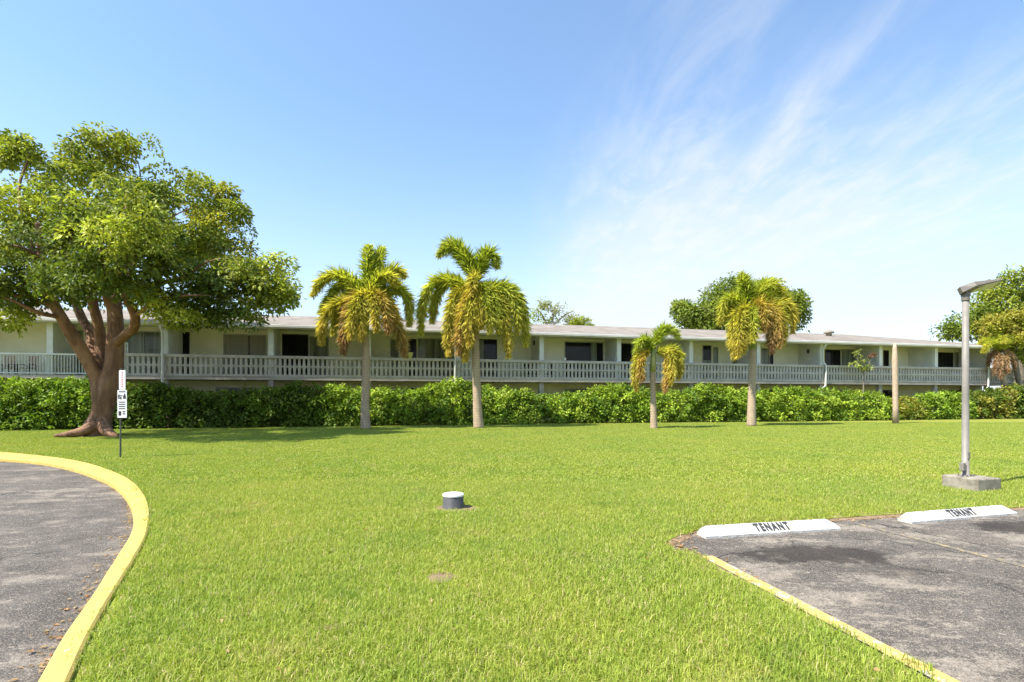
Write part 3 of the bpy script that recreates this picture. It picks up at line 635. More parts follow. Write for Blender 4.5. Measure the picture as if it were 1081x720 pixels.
# ------------------------------------------------------------------ palms
def frond(pts, length_w, tint, seedn, dens=1.0):
    """plumed (foxtail) frond along a curve: returns leaf mesh arrays"""
    r2 = np.random.default_rng(seedn); path = np.array([tuple(p) for p in spline(pts, 12)]); seg = np.linalg.norm(np.diff(path,axis=0),axis=1)
    cum = np.concatenate([[0],np.cumsum(seg)]); Lt = cum[-1]; n = int(310*dens*Lt); t = np.sort(r2.uniform(.1,1.,n)); d = t*Lt
    pos = np.stack([np.interp(d, cum, path[:,k]) for k in range(3)],1)
    tan = unit(np.stack([np.interp(np.minimum(d+.05,Lt), cum, path[:,k])-np.interp(np.maximum(d-.05,0), cum, path[:,k]) for k in range(3)],1))
    ref = np.array([[0,0,1.]]); s = unit(np.cross(tan, ref)+1e-4); u = np.cross(s, tan); th = r2.uniform(0,2*np.pi,n)[:,None]
    rad = s*np.cos(th)+u*np.sin(th)
    dirv = unit(rad*.9+tan*r2.uniform(.35,1.1,(n,1))+np.array([[0,0,-.34]]))
    prof = np.interp(t,[0,.12,.3,.75,1],[.35,.75,1,.9,.4]); L = 1.38*length_w*prof*r2.uniform(.45,1.3,n); Wd = np.full(n,.048)*r2.uniform(.7,1.2,n)
    a, b_ = np.array(tint[0]), np.array(tint[1]); m = np.clip(r2.normal(.5,.3,(n,1)),0,1); m2 = np.clip(t[:,None]*1.7-.75+r2.normal(0,.2,(n,1)),0,1); C = a*(1-m)+b_*m; C = C*(1-m2)+np.array(tint[2])*m2; C = np.clip(C*r2.uniform(.6,1.4,(n,1)),.005,.9)
    V, Fc, Cc = leaves(pos, dirv, unit(r2.normal(size=(n,3))+rad*.3), L, Wd, C, .15)
    # the rachis itself
    k = np.linspace(0,len(path)-1,14).astype(int); pp = path[k]; rv, rf = [], []
    for i, p in enumerate(pp):
        w_ = .035*(1-i/14)+.006
        for q in ((1,0,0),(-.5,.8,.2),(-.5,-.8,-.2)): rv.append(p+np.array(q)*w_)
    for i in range(len(pp)-1):
        for j in range(3):
            a0, a1 = i*3+j, i*3+(j+1)%3; rf += [(a0,a1,a1+3),(a0,a1+3,a0+3)]
    rv = np.array(rv); return merge([(V,Fc,Cc),(rv,np.array(rf),np.tile(np.array([[.20,.19,.06]]),(len(rv),1)))])
GR = ((.30,.40,.04),(.46,.52,.08),(.46,.50,.08)); YG = ((.38,.46,.055),(.60,.62,.09),(.62,.56,.10)); YE = ((.46,.47,.06),(.67,.60,.10),(.62,.50,.11)); OR = ((.56,.49,.08),(.62,.46,.11),(.50,.32,.14)); BR = ((.52,.44,.09),(.48,.30,.12),(.37,.22,.13)); DG = ((.14,.20,.03),(.26,.30,.05),(.32,.32,.06))
def palm(base, trunk, rads, apex, shaft_y, fronds, lw, label, seedn):
    b0 = P(*base); Y = b0.y; pt = empty('palm_tree', b0); tag(pt, label, 'palm tree', 'foxtail palms in front of the hedge')
    bm = bmesh.new(); pts = spline([A(x,y,Y)-b0 for x,y in trunk], 6); pts[0].z = -.08
    tube(bm, pts, list(np.interp(np.linspace(0,1,len(pts)), np.linspace(0,1,len(rads)), rads)), 16, .04); obj('trunk', bm, M['bark_palm'], pt, True)
    bm = bmesh.new(); tp = pts[-1]; ap = A(*apex, Y)-b0
    tube(bm, [tp-Vector((0,0,.05)), tp.lerp(ap,.3), tp.lerp(ap,.7), ap], [rads[-1]*1.12, rads[-1]*1.15, rads[-1]*.8, rads[-1]*.4], 14); obj('crown_shaft', bm, M['shaft'], pt, True)
    for i, (cx, cy, tx, ty, dy, tint) in enumerate(fronds):
        p0 = tp.lerp(ap, .85 if ty < apex[1] else .6); ct = A(cx, cy, Y+dy*.6)-b0; tpp = A(tx, ty, Y+dy)-b0
        bz = [p0*(1-t)**2+ct*1.0*2*t*(1-t)+tpp*t*t for t in (0,.12,.25,.4,.55,.7,.85,1)]
        V, Fc, C = frond(bz, lw, tint, seedn*50+i); npmesh('frond', V, Fc, M['frond'], pt, C)
palm((386,453), [(386,453),(385.5,430),(386,400),(386,365),(385,352)], [.27,.22,.2,.19,.18], (389,298), 330,
  [(389,262,389,259,.0,GR),(402,262,404,262,.5,GR),(414,272,428,292,.4,YG),(402,275,420,300,-.5,YG),(352,262,330,312,.1,YG),(372,268,338,330,.6,GR),(338,305,339,362,-.2,YE),(368,288,362,372,-.6,BR),(380,292,381,358,-.9,YE),(412,296,428,376,-.3,OR),(438,280,432,344,.3,YG),(404,290,410,352,-.9,OR),(360,288,352,352,.9,YG),(412,284,416,350,1.0,YG),(384,280,372,345,1.0,YG),(376,290,370,356,-1.0,YE),(393,288,398,348,-1.0,YE)], .46,
  'tall palm with yellowing drooping fronds nearest the big tree', 11)
palm((505.5,452), [(505.5,452),(504,430),(503,400),(502,370),(502,348)], [.30,.24,.22,.21,.19], (502,287), 330,
  [(486,240,462,270,.1,GR),(476,240,468,262,.4,GR),(517,246,525,282,0,GR),(508,258,521,268,.3,GR),(445,262,444,352,.1,YG),(462,270,456,340,.6,YG),(470,286,474,374,-.4,YE),(488,290,491,380,-.7,YE),(506,284,508,346,-.9,YE),(556,276,555,364,.2,YG),(533,286,537,376,-.5,YE),(548,282,546,352,-.2,YG),(530,282,528,352,.9,DG),(478,282,482,352,1.0,YG),(540,284,536,365,.6,DG),(497,282,496,364,-1.0,YE),(512,282,517,350,-.9,YG),(492,286,484,374,-.8,OR),(500,272,498,312,-.8,YE),(521,284,526,350,-.7,YG)], .48,
  'tall palm with two green curled top fronds standing second from the big tree', 12)
palm((690.4,452.5), [(690.4,452.5),(690,440),(689.5,420),(689,400),(689,392)], [.20,.17,.15,.14,.13], (690,362), 380,
  [(703,333,717,357,.1,GR),(697,338,710,348,.3,GR),(676,340,671,377,.1,GR),(680,346,673,368,-.3,GR),(666,362,672,412,-.1,YE),(672,366,678,402,-.5,OR),(726,356,716,400,.1,YE),(712,360,702,414,-.4,OR),(716,358,708,405,-.6,YE),(712,362,714,392,.6,YG),(676,362,674,395,.6,YG),(722,358,718,385,.3,YG)], .33,
  'short palm with two rounded side plumes in the middle of the hedge', 13)
palm((793.3,450), [(793.3,450),(793.5,425),(794,400),(794,380),(794,368)], [.27,.22,.20,.19,.18], (791,314), 340,
  [(786,300,782,288,0,GR),(788,300,785,292,.3,GR),(812,282,828,312,.1,YG),(822,290,834,322,.4,YG),(765,290,760,342,0,YG),(774,296,766,335,.5,YG),(768,308,776,378,-.4,YE),(786,308,784,372,-.8,YE),(794,306,795,360,-1.0,YG),(814,298,815,372,-.6,BR),(842,296,837,350,.1,YE),(832,304,827,362,-.3,YE),(820,300,822,356,.8,YG),(775,300,772,358,.9,YG),(806,296,806,350,-.7,OR),(782,300,779,376,-.9,YE),(824,298,822,366,-.7,OR)], .44,
  'tall palm with brown hanging frond standing right of the short palm', 14)
b0 = P(945.5,447.5); bm = bmesh.new()
tube(bm, [A(945.5,448,b0.y)-b0-Vector((0,0,.05)), A(945.3,430,b0.y)-b0, A(945,400,b0.y)-b0, A(944.7,380,b0.y)-b0, A(944.6,368,b0.y)-b0, A(944.5,362,b0.y)-b0], [.19,.15,.165,.165,.125,.06], 16, .08)
o = empty('dead_palm', b0); obj('trunk', bm, M['bark_dead'], o, True); tag(o, 'bare brown headless palm trunk standing before the hedge left of the lamp', 'palm trunk')

# ------------------------------------------------------------------ hedge and shrubs
HB = 31.0
def hedge(name, px0, px1, top, label, pal, cat, lsize=.19, dens=3.7, seedn=5, base_dep=None, dpt=1.0, nlv=15, group=None):
    """hedge between two photo columns; top(px) = top row in the photo"""
    r3 = np.random.default_rng(seedn)
    ln = lambda px: HB/(1-.231*(px-CX)/F)
    root = empty(name, Vector(((px0+px1)/2-CX, 0, 0))*0+Vector((((px0+px1)/2-CX)/F*ln((px0+px1)/2), ln((px0+px1)/2), 0)), TH)
    tag(root, label, cat, group); lobes = []; Minv = (Matrix.Translation(root.location) @ Matrix.Rotation(TH,4,'Z')).inverted()
    px = px0+4.0
    while px < px1-2:
        Y = ln(px); k = Y/F; zt = CH+(HZ-top(px))*(Y+.4)/F; x = (px-CX)/F*Y
        nz = max(3, int(zt/.5))
        for i in range(nz):
            z = .28+(zt-.58)*i/(nz-1)+r3.uniform(-.12,.12); fr_ = i/(nz-1)
            for dy in ((.0,.8) if fr_ < .7 else (.25,.9)):
                c = Vector((x+r3.uniform(-.35,.35)*0+r3.uniform(-.3,.3), Y+.45+dy*dpt+r3.uniform(-.2,.25)+.15*fr_, z)); c = Minv @ c
                a = r3.uniform(.34,.56); lobes.append((np.array(c), np.array([a*1.15, a, a*.85]), int(r3.integers(0,len(pal)))))
        px += .52/k*.95
    V, Fc, C = lobe_sprays(lobes, dens, .22, nlv, lsize, lsize*.55, pal, r3, up=.25, inner=.55, flat=.6, droop=.1)
    npmesh('foliage', V, Fc, M['hedge'], root, C)
def topf(tbl):
    xs, ys = zip(*tbl); 
    return lambda px: 5.5+float(np.interp(px, xs, ys))+3.4*mnoise.noise(Vector((px*.07,1,2)))+2.2*mnoise.noise(Vector((px*.2,5,2)))
hp = [((.11,.185,.022),(.17,.26,.03)), ((.185,.28,.026),(.27,.37,.04)), ((.28,.39,.04),(.38,.46,.06))]
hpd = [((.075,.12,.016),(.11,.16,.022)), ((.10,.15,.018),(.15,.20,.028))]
hpy = [((.25,.26,.035),(.36,.30,.06)), ((.16,.22,.025),(.25,.28,.04))]
hedge('hedge', -90, 104, topf([(-90,398),(0,398),(60,397),(104,402)]), 'rounded leafy hedge left of the big tree trunk under the white bar railing', hp[:2], 'hedge', seedn=21, dpt=1.1)
hedge('hedge', 106, 330, topf([(104,402),(150,403),(180,409),(240,411),(270,407),(300,403),(330,404)]), 'darker shaded hedge between the parking sign and the first palm', hpd+hp[:1], 'hedge', seedn=22)  # darker palettes put the big tree's shade into this hedge's leaf colour
hedge('hedge', 330, 950, topf([(330,404),(380,407),(420,410),(450,404),(480,398),(510,404),(545,407),(590,416),(620,410),(655,403),(700,410),(760,404),(800,408),(850,406),(900,409),(930,410),(950,414)]), 'long bright green clipped hedge running behind the palms', hp, 'hedge', seedn=23)
hedge('shrub', 946, 985, topf([(946,417),(965,416),(985,416)]), 'low yellowish shrub right of the bare palm trunk', hpy, 'shrub', seedn=24)
hedge('shrub', 980, 1030, topf([(980,414),(1000,410),(1030,413)]), 'green rounded shrub behind the lamp post', hp[:2], 'shrub', seedn=25)
hedge('shrub', 1030, 1150, topf([(1030,416),(1045,408),(1060,406),(1081,404),(1150,402)]), 'tall green shrub at the right picture edge beyond the building end', hpd+hpy[:1], 'shrub', seedn=26)
# sapling against the railing
def small_tree(name, base, stems, lobes_px, Y, label, cat, pal, bark, dens, rad, nl, length, width, seedn, group=None, inner=.4, split=4, leafm='leaf', thick=1.0, droop=.35):
    b0 = Vector(base); root = empty(name, b0); tag(root, label, cat, group); bm = bmesh.new()
    for q, rd in stems: tube(bm, spline([A(x,y,Y+dy)-b0 if y is not None else Vector((0,0,-.1)) for x,y,dy in q], 5), list(np.interp(np.linspace(0,1,5*(len(q)-1)+1), np.linspace(0,1,len(rd)), rd)), 9, .12)
    obj('trunk', bm, bark, root, True); r4 = np.random.default_rng(seedn); lobes = []
    for px, py, dy, rx, ry_, ci in lobes_px:
        c = A(px,py,Y+dy)-b0; k = (Y+dy)/F; rxm, rym = rx*k, ry_*k; rd_ = min(rxm, 2.2*thick)
        for j in range(split):
            o = unit(r4.normal(size=(1,3)))[0]*np.array([rxm,rd_,rym])*.6; f = r4.uniform(.42,.7)
            lobes.append((np.array(c)+o, np.array([rxm,rd_,rym*.9])*f, ci))
    V, Fc, C = lobe_sprays(lobes, dens, rad, nl, length, width, pal, r4, up=.3, inner=inner, droop=droop)
    npmesh('crown', V, Fc, M[leafm], root, C)
sy = D0+S(910,-.9)*sT-.9*cT
small_tree('sapling', bw(S(912,-.9),-.9), [([(911.5,None,0),(911.5,410,0),(912,396,0),(907,386,0),(905,376,0)],[.06,.05,.04,.025]), ([(912,398,0),(915,390,.1),(919,380,.1)],[.035,.03,.02])],
  [(905,374,0,3,4,0),(908,382,0,4,4,0),(902,385,0,4,3,0),(909,388,.1,5,3,0),(921,377,.1,3,4,1),(917,387,.1,3,3,0)], sy, 'slender young plant with pale green leaves rising before the railing', 'sapling',
  [((.20,.26,.05),(.32,.34,.09)),((.16,.06,.06),(.28,.22,.06))], M['bark_grey'], 5, .16, 7, .2, .1, 31, split=2)

# ------------------------------------------------------------------ trees behind and beside the building
gp = [((.13,.18,.025),(.20,.25,.035)), ((.19,.245,.03),(.29,.32,.045)), ((.24,.25,.03),(.34,.29,.05)), ((.24,.26,.08),(.34,.34,.14))]
small_tree('background_tree', bw(7,20)*1, [([(745,None,0),(775,380,0),(775,345,0)],[.4,.34,.25]), ([(775,350,0),(750,330,-1),(730,322,-1)],[.2,.15,.05]), ([(775,350,0),(800,325,1),(830,318,1)],[.2,.15,.05])],
  [(735,330,0,20,13,0),(752,322,-1,24,16,1),(775,318,0,28,22,0),(800,307,1,26,16,1),(824,318,1,20,12,0),(838,328,.5,12,9,0),(760,338,0,40,14,0),(812,332,1,30,18,0),(790,312,-1,22,14,1),(722,324,0,9,6,1),(845,318,.5,9,7,1),(815,298,1,14,8,1),(848,338,.5,8,8,0)], 53, 'dark green tree rising over the roof behind the brown fronded palm', 'tree', gp, M['bark_grey'], 2.6, .55, 16, .34, .16, 41, 'trees rising behind the roof')
bt = bw(-1.5,19); 
small_tree('background_tree', bt, [([(580,None,0),(580,370,0),(582,345,0),(586,326,0)],[.25,.2,.12,.05]),([(581,350,0),(572,332,0),(566,326,0)],[.12,.08,.03]),([(582,345,0),(596,333,0),(606,328,0)],[.1,.07,.03])],
  [(578,328,0,13,8,3),(590,330,0,10,8,3),(568,336,0,9,7,1),(601,336,0,9,6,3),(584,338,0,14,6,1),(575,320,0,4,3,3),(556,342,0,10,6,1),(606,340,0,7,4,3)], bt.y, 'sparse pale green treetop peeping over the roof right of the second palm', 'tree', gp, M['bark_grey'], 1.0, .5, 11, .32, .12, 42, 'trees rising behind the roof', .3, 3)
# leafy top behind palm two, and a palm crown over the roof
bt = bw(-5,17)
small_tree('background_tree', bt, [([(520,None,0),(520,370,0),(520,345,0)],[.2,.15,.08])], [(516,338,0,12,8,1),(528,340,0,10,6,1),(505,341,0,9,5,1),(540,345,0,8,5,1)], bt.y, 'low bright green treetop seen through the fronds of the second palm', 'tree', gp, M['bark_grey'], 2.0, .5, 14, .3, .15, 43, 'trees rising behind the roof', .3, 3)
def back_palm(bx, trunk, fr, Y, lw, label, seedn, tint):
    b0 = Vector(bx); root = empty('palm_tree', b0); tag(root, label, 'palm tree'); bm = bmesh.new(); pts = [Vector((0,0,-.1))]+[A(x,y,Y)-b0 for x,y in trunk]
    tube(bm, spline(pts,4), .16, 10); obj('trunk', bm, M['bark_palm'], root, True)
    for i, (cx,cy,tx,ty,dy) in enumerate(fr):
        p0 = pts[-1]; ct = A(cx,cy,Y+dy*.6)-b0; t2 = A(tx,ty,Y+dy)-b0
        V, Fc, C = frond([p0*(1-t)**2+ct*2*t*(1-t)+t2*t*t for t in (0,.2,.4,.6,.8,1)], lw, tint, seedn*40+i, .5); npmesh('frond', V, Fc, M['frond'], root, C)
bt = bw(3.4,17); back_palm(bt, [(611,370),(611,347)], [(616,334,624,338,0),(606,336,602,344,0),(614,332,616,334,.3),(620,338,628,345,.2),(608,334,606,336,-.3)], bt.y, .32, 'small palm crown just showing over the roof ridge near the sparse treetop', 51, GR)
# right edge: big tree, lighter tree before it and a palm with a brown skirt
yb = 46.
small_tree('broadleaf_tree', Vector(((1078-CX)/F*yb, yb, 0)), [([(1078,None,0),(1076,400,0),(1074,370,0),(1072,340,0)],[.5,.42,.35,.2]), ([(1074,375,0),(1050,350,0),(1020,345,0)],[.2,.14,.05]), ([(1074,360,0),(1095,325,0),(1110,310,0)],[.25,.2,.06])],
  [(1000,352,0,13,6,0),(1015,345,0,15,10,0),(1030,335,0,18,12,0),(1046,322,0,18,12,1),(1062,308,0,18,12,1),(1082,298,0,22,14,1),(1035,350,1,22,12,0),(1060,340,1,28,20,0),(1090,325,1,30,24,0),(1115,305,0,30,24,1),(1125,345,0,34,26,0),(1070,362,1,26,14,0),(1100,365,1,30,18,0),(1045,310,0,8,4,1)], yb, 'tall dark green tree at the right edge behind the building end', 'tree', gp, M['bark_grey'], 2.4, .55, 16, .32, .15, 44)
yb = 42.6
small_tree('broadleaf_tree', Vector(((1084-CX)/F*yb, yb, 0)), [([(1084,None,0),(1080,420,0),(1074,395,0),(1072,378,0),(1074,355,0)],[.26,.22,.2,.17,.08]), ([(1073,385,0),(1060,365,0),(1050,350,0)],[.1,.07,.03]), ([(1073,380,0),(1090,360,0),(1100,345,0)],[.12,.09,.03])],
  [(1052,342,0,15,9,2),(1068,332,0,16,11,2),(1085,338,0,18,14,2),(1060,356,0,18,10,2),(1078,355,.4,20,13,1),(1045,352,0,8,6,2),(1100,350,0,20,18,2),(1080,372,.3,18,9,1),(1062,368,.2,12,6,1),(1100,375,0,18,10,1)], yb, 'yellow green tree in front of the darker tree at the right edge', 'tree', gp, M['bark_grey'], 3.2, .42, 15, .24, .12, 45)
# skirted palm
yb = 42.0; b0 = Vector(((1062-CX)/F*yb, yb, 0)); root = empty('palm_tree', b0); tag(root, 'stubby palm with a hanging skirt of dead brown fronds at the building end', 'palm tree')
bm = bmesh.new(); tube(bm, [Vector((0,0,-.1)), A(1062,415,yb)-b0, A(1058,392,yb)-b0, A(1056,372,yb)-b0], [.24,.22,.2,.2], 12, .1); obj('trunk', bm, M['bark_palm'], root, True)
tp = A(1056,371,yb)-b0
ST = ((.55,.40,.23),(.46,.30,.17),(.36,.22,.13))
for i, (cx,cy,tx,ty,dy,tint,lw) in enumerate([(1046,366,1043,386,0,ST,.3),(1050,370,1050,396,-.5,ST,.3),(1057,372,1056,400,-.7,ST,.3),(1064,370,1064,394,-.4,ST,.3),(1070,366,1071,390,.1,ST,.3),
                                         (1042,350,1032,366,.2,YG,.4),(1046,352,1038,372,-.5,YG,.4),(1052,346,1044,344,.3,GR,.4),(1068,348,1078,360,-.3,YG,.4),(1058,346,1060,362,-.6,YG,.4)]):
    V, Fc, C = frond([tp*(1-t)**2+(A(cx,cy,yb+dy*.6)-b0)*2*t*(1-t)+(A(tx,ty,yb+dy)-b0)*t*t for t in (0,.2,.4,.6,.8,1)], lw, tint, 900+i, .8); npmesh('frond', V, Fc, M['frond'], root, C)

# ------------------------------------------------------------------ lamp post
lb = Vector((8.20,9.25,0)); lp = empty('lamp_post', lb, R(15)); tag(lp, 'grey pole light with flat tilted head standing in a concrete block', 'lamp post')
bm = bmesh.new(); box(bm, -.21,.35,-.34,.26,-.1,.235); obj('base_block', bm, M['concrete'], lp, bevel=.02)
ht = (A(1018,316,lb.y)-lb).z
bm = bmesh.new(); lathe(bm, [(.075,.23),(.075,.25),(.055,.255),(.052,ht*.5),(.048,ht)], 20); obj('post', bm, M['post'], lp, True)
bm = bmesh.new(); lathe(bm, [(.055,ht-.03),(.062,ht-.028),(.062,ht+.06),(.05,ht+.075)], 16); box(bm, -.05,.06,-.05,.05,ht+.05,ht+.16); obj('mounting_collar', bm, M['bronze'], lp, bevel=.008)
Mh = Matrix.Translation((-.06,0,ht+.13)) @ Matrix.Rotation(R(-15-12),4,'Z') @ Matrix.Rotation(R(-13),4,'Y') @ Matrix.Rotation(R(-17),4,'X')
bm = bmesh.new()
pr = [(-.04,-.055),(-.04,.055),(.14,.16),(.54,.15),(.58,.12),(.58,-.12),(.54,-.15),(.14,-.16)]
for z in (0,): pass
lo = [bm.verts.new(Mh @ Vector((x,y,-.0 if x>.1 else -.03))) for x,y in pr]; hi = [bm.verts.new(Mh @ Vector((x*.985,y*.9,.095 if x<.3 else .035))) for x,y in pr]; n = len(pr)
for i in range(n): bm.faces.new((lo[i],lo[(i+1)%n],hi[(i+1)%n],hi[i]))
bm.faces.new(lo[::-1]); bm.faces.new(hi); hd = obj('lamp_head', bm, M['bronze'], lp, bevel=.006)
bm = bmesh.new(); box(bm, .17,.52,-.125,.125,-.012,-.003, Mh); obj('lamp_lens', bm, M['lens'], hd)
for bx, by in ((-.07,-.07),(.07,-.07),(-.07,.07),(.07,.07)):
    bm = bmesh.new(); lathe(bm, [(.014,.232),(.014,.27),(.006,.275)], 8, (bx, by, 0)); obj('anchor_bolt', bm, M['bronze'], lp)
bm = bmesh.new(); box(bm, -.03,.03,-.062,-.045,.55,.68); obj('hand_hole_cover', bm, M['post'], lp, bevel=.006)
bm = bmesh.new(); box(bm, -.125,-.06,-.05,.02,.34,.48); obj('junction_box', bm, M['post'], lp, bevel=.006)
bm = bmesh.new(); tube(bm, [(-.10,-.01,.35),(-.115,-.02,.30),(-.15,-.03,.26),(-.15,-.03,.22)], .012, 8); obj('conduit', bm, M['post'], lp)

# ------------------------------------------------------------------ parking sign
sb = P(127,484); sg = empty('parking_sign', sb); tag(sg, 'narrow white parking sign plates on a thin post before the big tree', 'sign')
k = sb.y/F; zt = lambda py: CH+(HZ-py)*k
bm = bmesh.new(); 
tube(bm, [(0,.0,-.2),(.01,.0,1.0),(.03,.0,zt(389))], .022, 8); obj('post', bm, M['signpost'], sg)
def plate(x0, x1, y0, y1, rz):
    a, b_ = (x0-127)*k, (x1-127)*k; bm = bmesh.new(); box(bm, a, b_, -.034, -.026, zt(y1), zt(y0)); return obj('sign_plate', bm, M['signw'], sg, bevel=.003)
def marks(pl, items, m):
    bm = bmesh.new()
    for x0,x1,y0,y1 in items: box(bm, (x0-127)*k, (x1-127)*k, -.0375, -.0355, zt(y1), zt(y0))
    obj('lettering', bm, m, pl)
p1 = plate(126.6,133.4,391,411.5,0); tag(p1, 'narrow upper plate with faded red lettering')
marks(p1, [(129.2,130.6,393+i*2.4,394.3+i*2.4) for i in range(7)], M['red'])
p2 = plate(124.9,134.8,412,441,0); tag(p2, 'wider lower plate with black symbols and text lines')
marks(p2, [(125.7,127.2,416.5,421),(127.2,130.4,417.2,418),(127.8,129.3,418.8,421.5),(131,133.8,417.4,421),(132,133.3,415.6,417.4),(126.5,133.4,413,414)]+[(126.4,133.2,424+i*2.3,424.9+i*2.3) for i in range(4)]+[(126.2,129,434,438.6),(130.4,133.2,434,435.2),(130.4,133.2,436.2,437.4)], M['black'])

# ------------------------------------------------------------------ wheel stops
def wheel_stop(a, b_, label):
    d = (b_-a); ln = d.length; ang = math.atan2(d.y, d.x); o = empty('wheel_stop', a.lerp(b_,.5), ang); tag(o, label, 'wheel stop', 'concrete wheel stops')
    bm = bmesh.new(); h = ln/2; prof = [(0,0),(0,.028),(.012,.036),(.115,.118),(.15,.118),(.20,.03),(.20,0)]
    n = 40; rings = []
    for i in range(n+1):
        x = -h+ln*i/n; e = min(1, .62+max(0, min(h-abs(x), .09))*4.2)
        rings.append([bm.verts.new((x, y, z*(e if z > .04 else 1)+.0035*mnoise.noise(Vector((x*14+a.x,y*30,z*30))))) for y,z in prof])
    for r0, r1 in zip(rings, rings[1:]):
        for j in range(len(prof)-1): bm.faces.new((r0[j], r1[j], r1[j+1], r0[j+1]))
    bm.faces.new(rings[0]); bm.faces.new(rings[-1][::-1]); obj('body', bm, M['stop'], o)
    for px_ in (-.62, .62):
        bm = bmesh.new(); lathe(bm, [(.017,.10),(.017,.121),(.008,.123)], 10, (px_, .132, 0)); obj('anchor_pin', bm, M['bark_grey'], o)
    cu = bpy.data.curves.new('lettering', 'FONT'); cu.body = 'TENANT'; cu.align_x = 'CENTER'; cu.align_y = 'CENTER'; cu.size = .19; cu.space_character = 1.33; cu.extrude = .0008; cu.offset = .0105
    tmp = bpy.data.objects.new('lettering_outline', cu); COL.objects.link(tmp); dg = bpy.context.evaluated_depsgraph_get(); dg.update()
    me = bpy.data.meshes.new_from_object(tmp.evaluated_get(dg)); bpy.data.objects.remove(tmp); me.materials.clear(); t = link('lettering', me, M['black'], o)
    sl_ = math.atan2(.082, .103); t.location = (0.0, .0635-.0045*math.sin(sl_), .077+.0045*math.cos(sl_)); t.rotation_euler = (sl_,0,0); t.scale = (.53,.80,1); return o
wheel_stop(P(745.5,569.2,ZP), P(887.5,560,ZP), 'white concrete wheel stop stencilled TENANT with chipped end nearest the lawn corner')
wheel_stop(P(963,553.4,ZP), P(1074,543.6,ZP), 'white concrete wheel stop stencilled TENANT below the lamp post')

# ------------------------------------------------------------------ things set in the lawn
cb = P(478.5,536); o = empty('cleanout_pipe', cb); tag(o, 'short grey plastic pipe with white lid standing in the lawn', 'pipe')
bm = bmesh.new(); lathe(bm, [(.172,-.05),(.172,.02),(.158,.035),(.154,.175),(.150,.18)], 28); obj('pipe', bm, M['darkplastic'], o, True)
bm = bmesh.new(); lathe(bm, [(.158,.18),(.160,.186),(.160,.206),(.150,.214),(.05,.219),(.005,.219)], 28); obj('lid', bm, M['lid'], o, True)
def patch(name, c, rx, ry_, m, z, label, seedn, cat='bare patch', kind='structure'):
    bm = bmesh.new(); n = 28; ce = bm.verts.new((c.x,c.y,z+.006)); ring = []
    for i in range(n):
        th = 2*math.pi*i/n; f = 1+.35*mnoise.noise(Vector((math.cos(th)*1.5+seedn, math.sin(th)*1.5, seedn)))
        ring.append(bm.verts.new((c.x+rx*f*math.cos(th), c.y+ry_*f*math.sin(th), z)))
    for i in range(n): bm.faces.new((ce, ring[i], ring[(i+1)%n]))
    return tag(obj(name, bm, m), label, cat, kind=kind)
PT = [(cb+Vector((.02,-.05,0)), .44, .40), (P(466,610), .17, .16), (P(347,663), .07, .05), (P(404,685), .06, .045), (P(290,628), .05, .03)]
patch('soil', PT[0][0], .30, .25, M['soil'], .006, 'ring of bare sandy soil round the grey pipe', 2)
patch('soil', PT[1][0], .14, .12, M['soil'], .006, 'small bare soil patch at the sunken valve cover', 5)
for i, (c, a, b_) in enumerate(PT[2:]): patch('soil', c, a, b_, M['soil'], .008+.0, ['tan bare patch left of the valve cover','tan bare patch nearest the camera','faint bare patch in the left lawn'][i], 9+i)
vb = empty('valve_cover', PT[1][0]+Vector((-.01,-.02,-.022))); vb.rotation_euler = (R(-7),R(-4),0); tag(vb, 'small sunken pale concrete valve cover in a bare spot of lawn', 'valve cover')
bm = bmesh.new(); lathe(bm, [(.115,-.05),(.115,.014),(.105,.02),(.085,.02),(.082,.0),(.082,-.03)], 24); obj('rim', bm, M['concrete'], vb, True)
bm = bmesh.new(); lathe(bm, [(.078,-.03),(.078,.002),(.07,.006),(.01,.007)], 20); obj('lid', bm, M['bark_dead'], vb, True)
# bare strip of soil and dead runners where lawn meets asphalt
bm = bmesh.new(); prev = None; es = spline(edge[1:12], 8)
for i, p in enumerate(es):
    t = (es[min(i+1,len(es)-1)]-es[max(i-1,0)]).normalized(); nrm = Vector((t.y,-t.x,0)); wv_ = .10+.09*mnoise.noise(Vector((p.x*3,p.y*3,0)))
    cur = (bm.verts.new((*(p+nrm*wv_*1.0).xy, .004)), bm.verts.new((*(p-nrm*wv_).xy, ZP+.004)))
    if prev: bm.faces.new((prev[0],cur[0],cur[1],prev[1]))
    prev = cur
tag(obj('soil', bm, M['soil']), 'crumbling soil strip where the lawn meets the parking asphalt', 'bare soil', kind='structure')

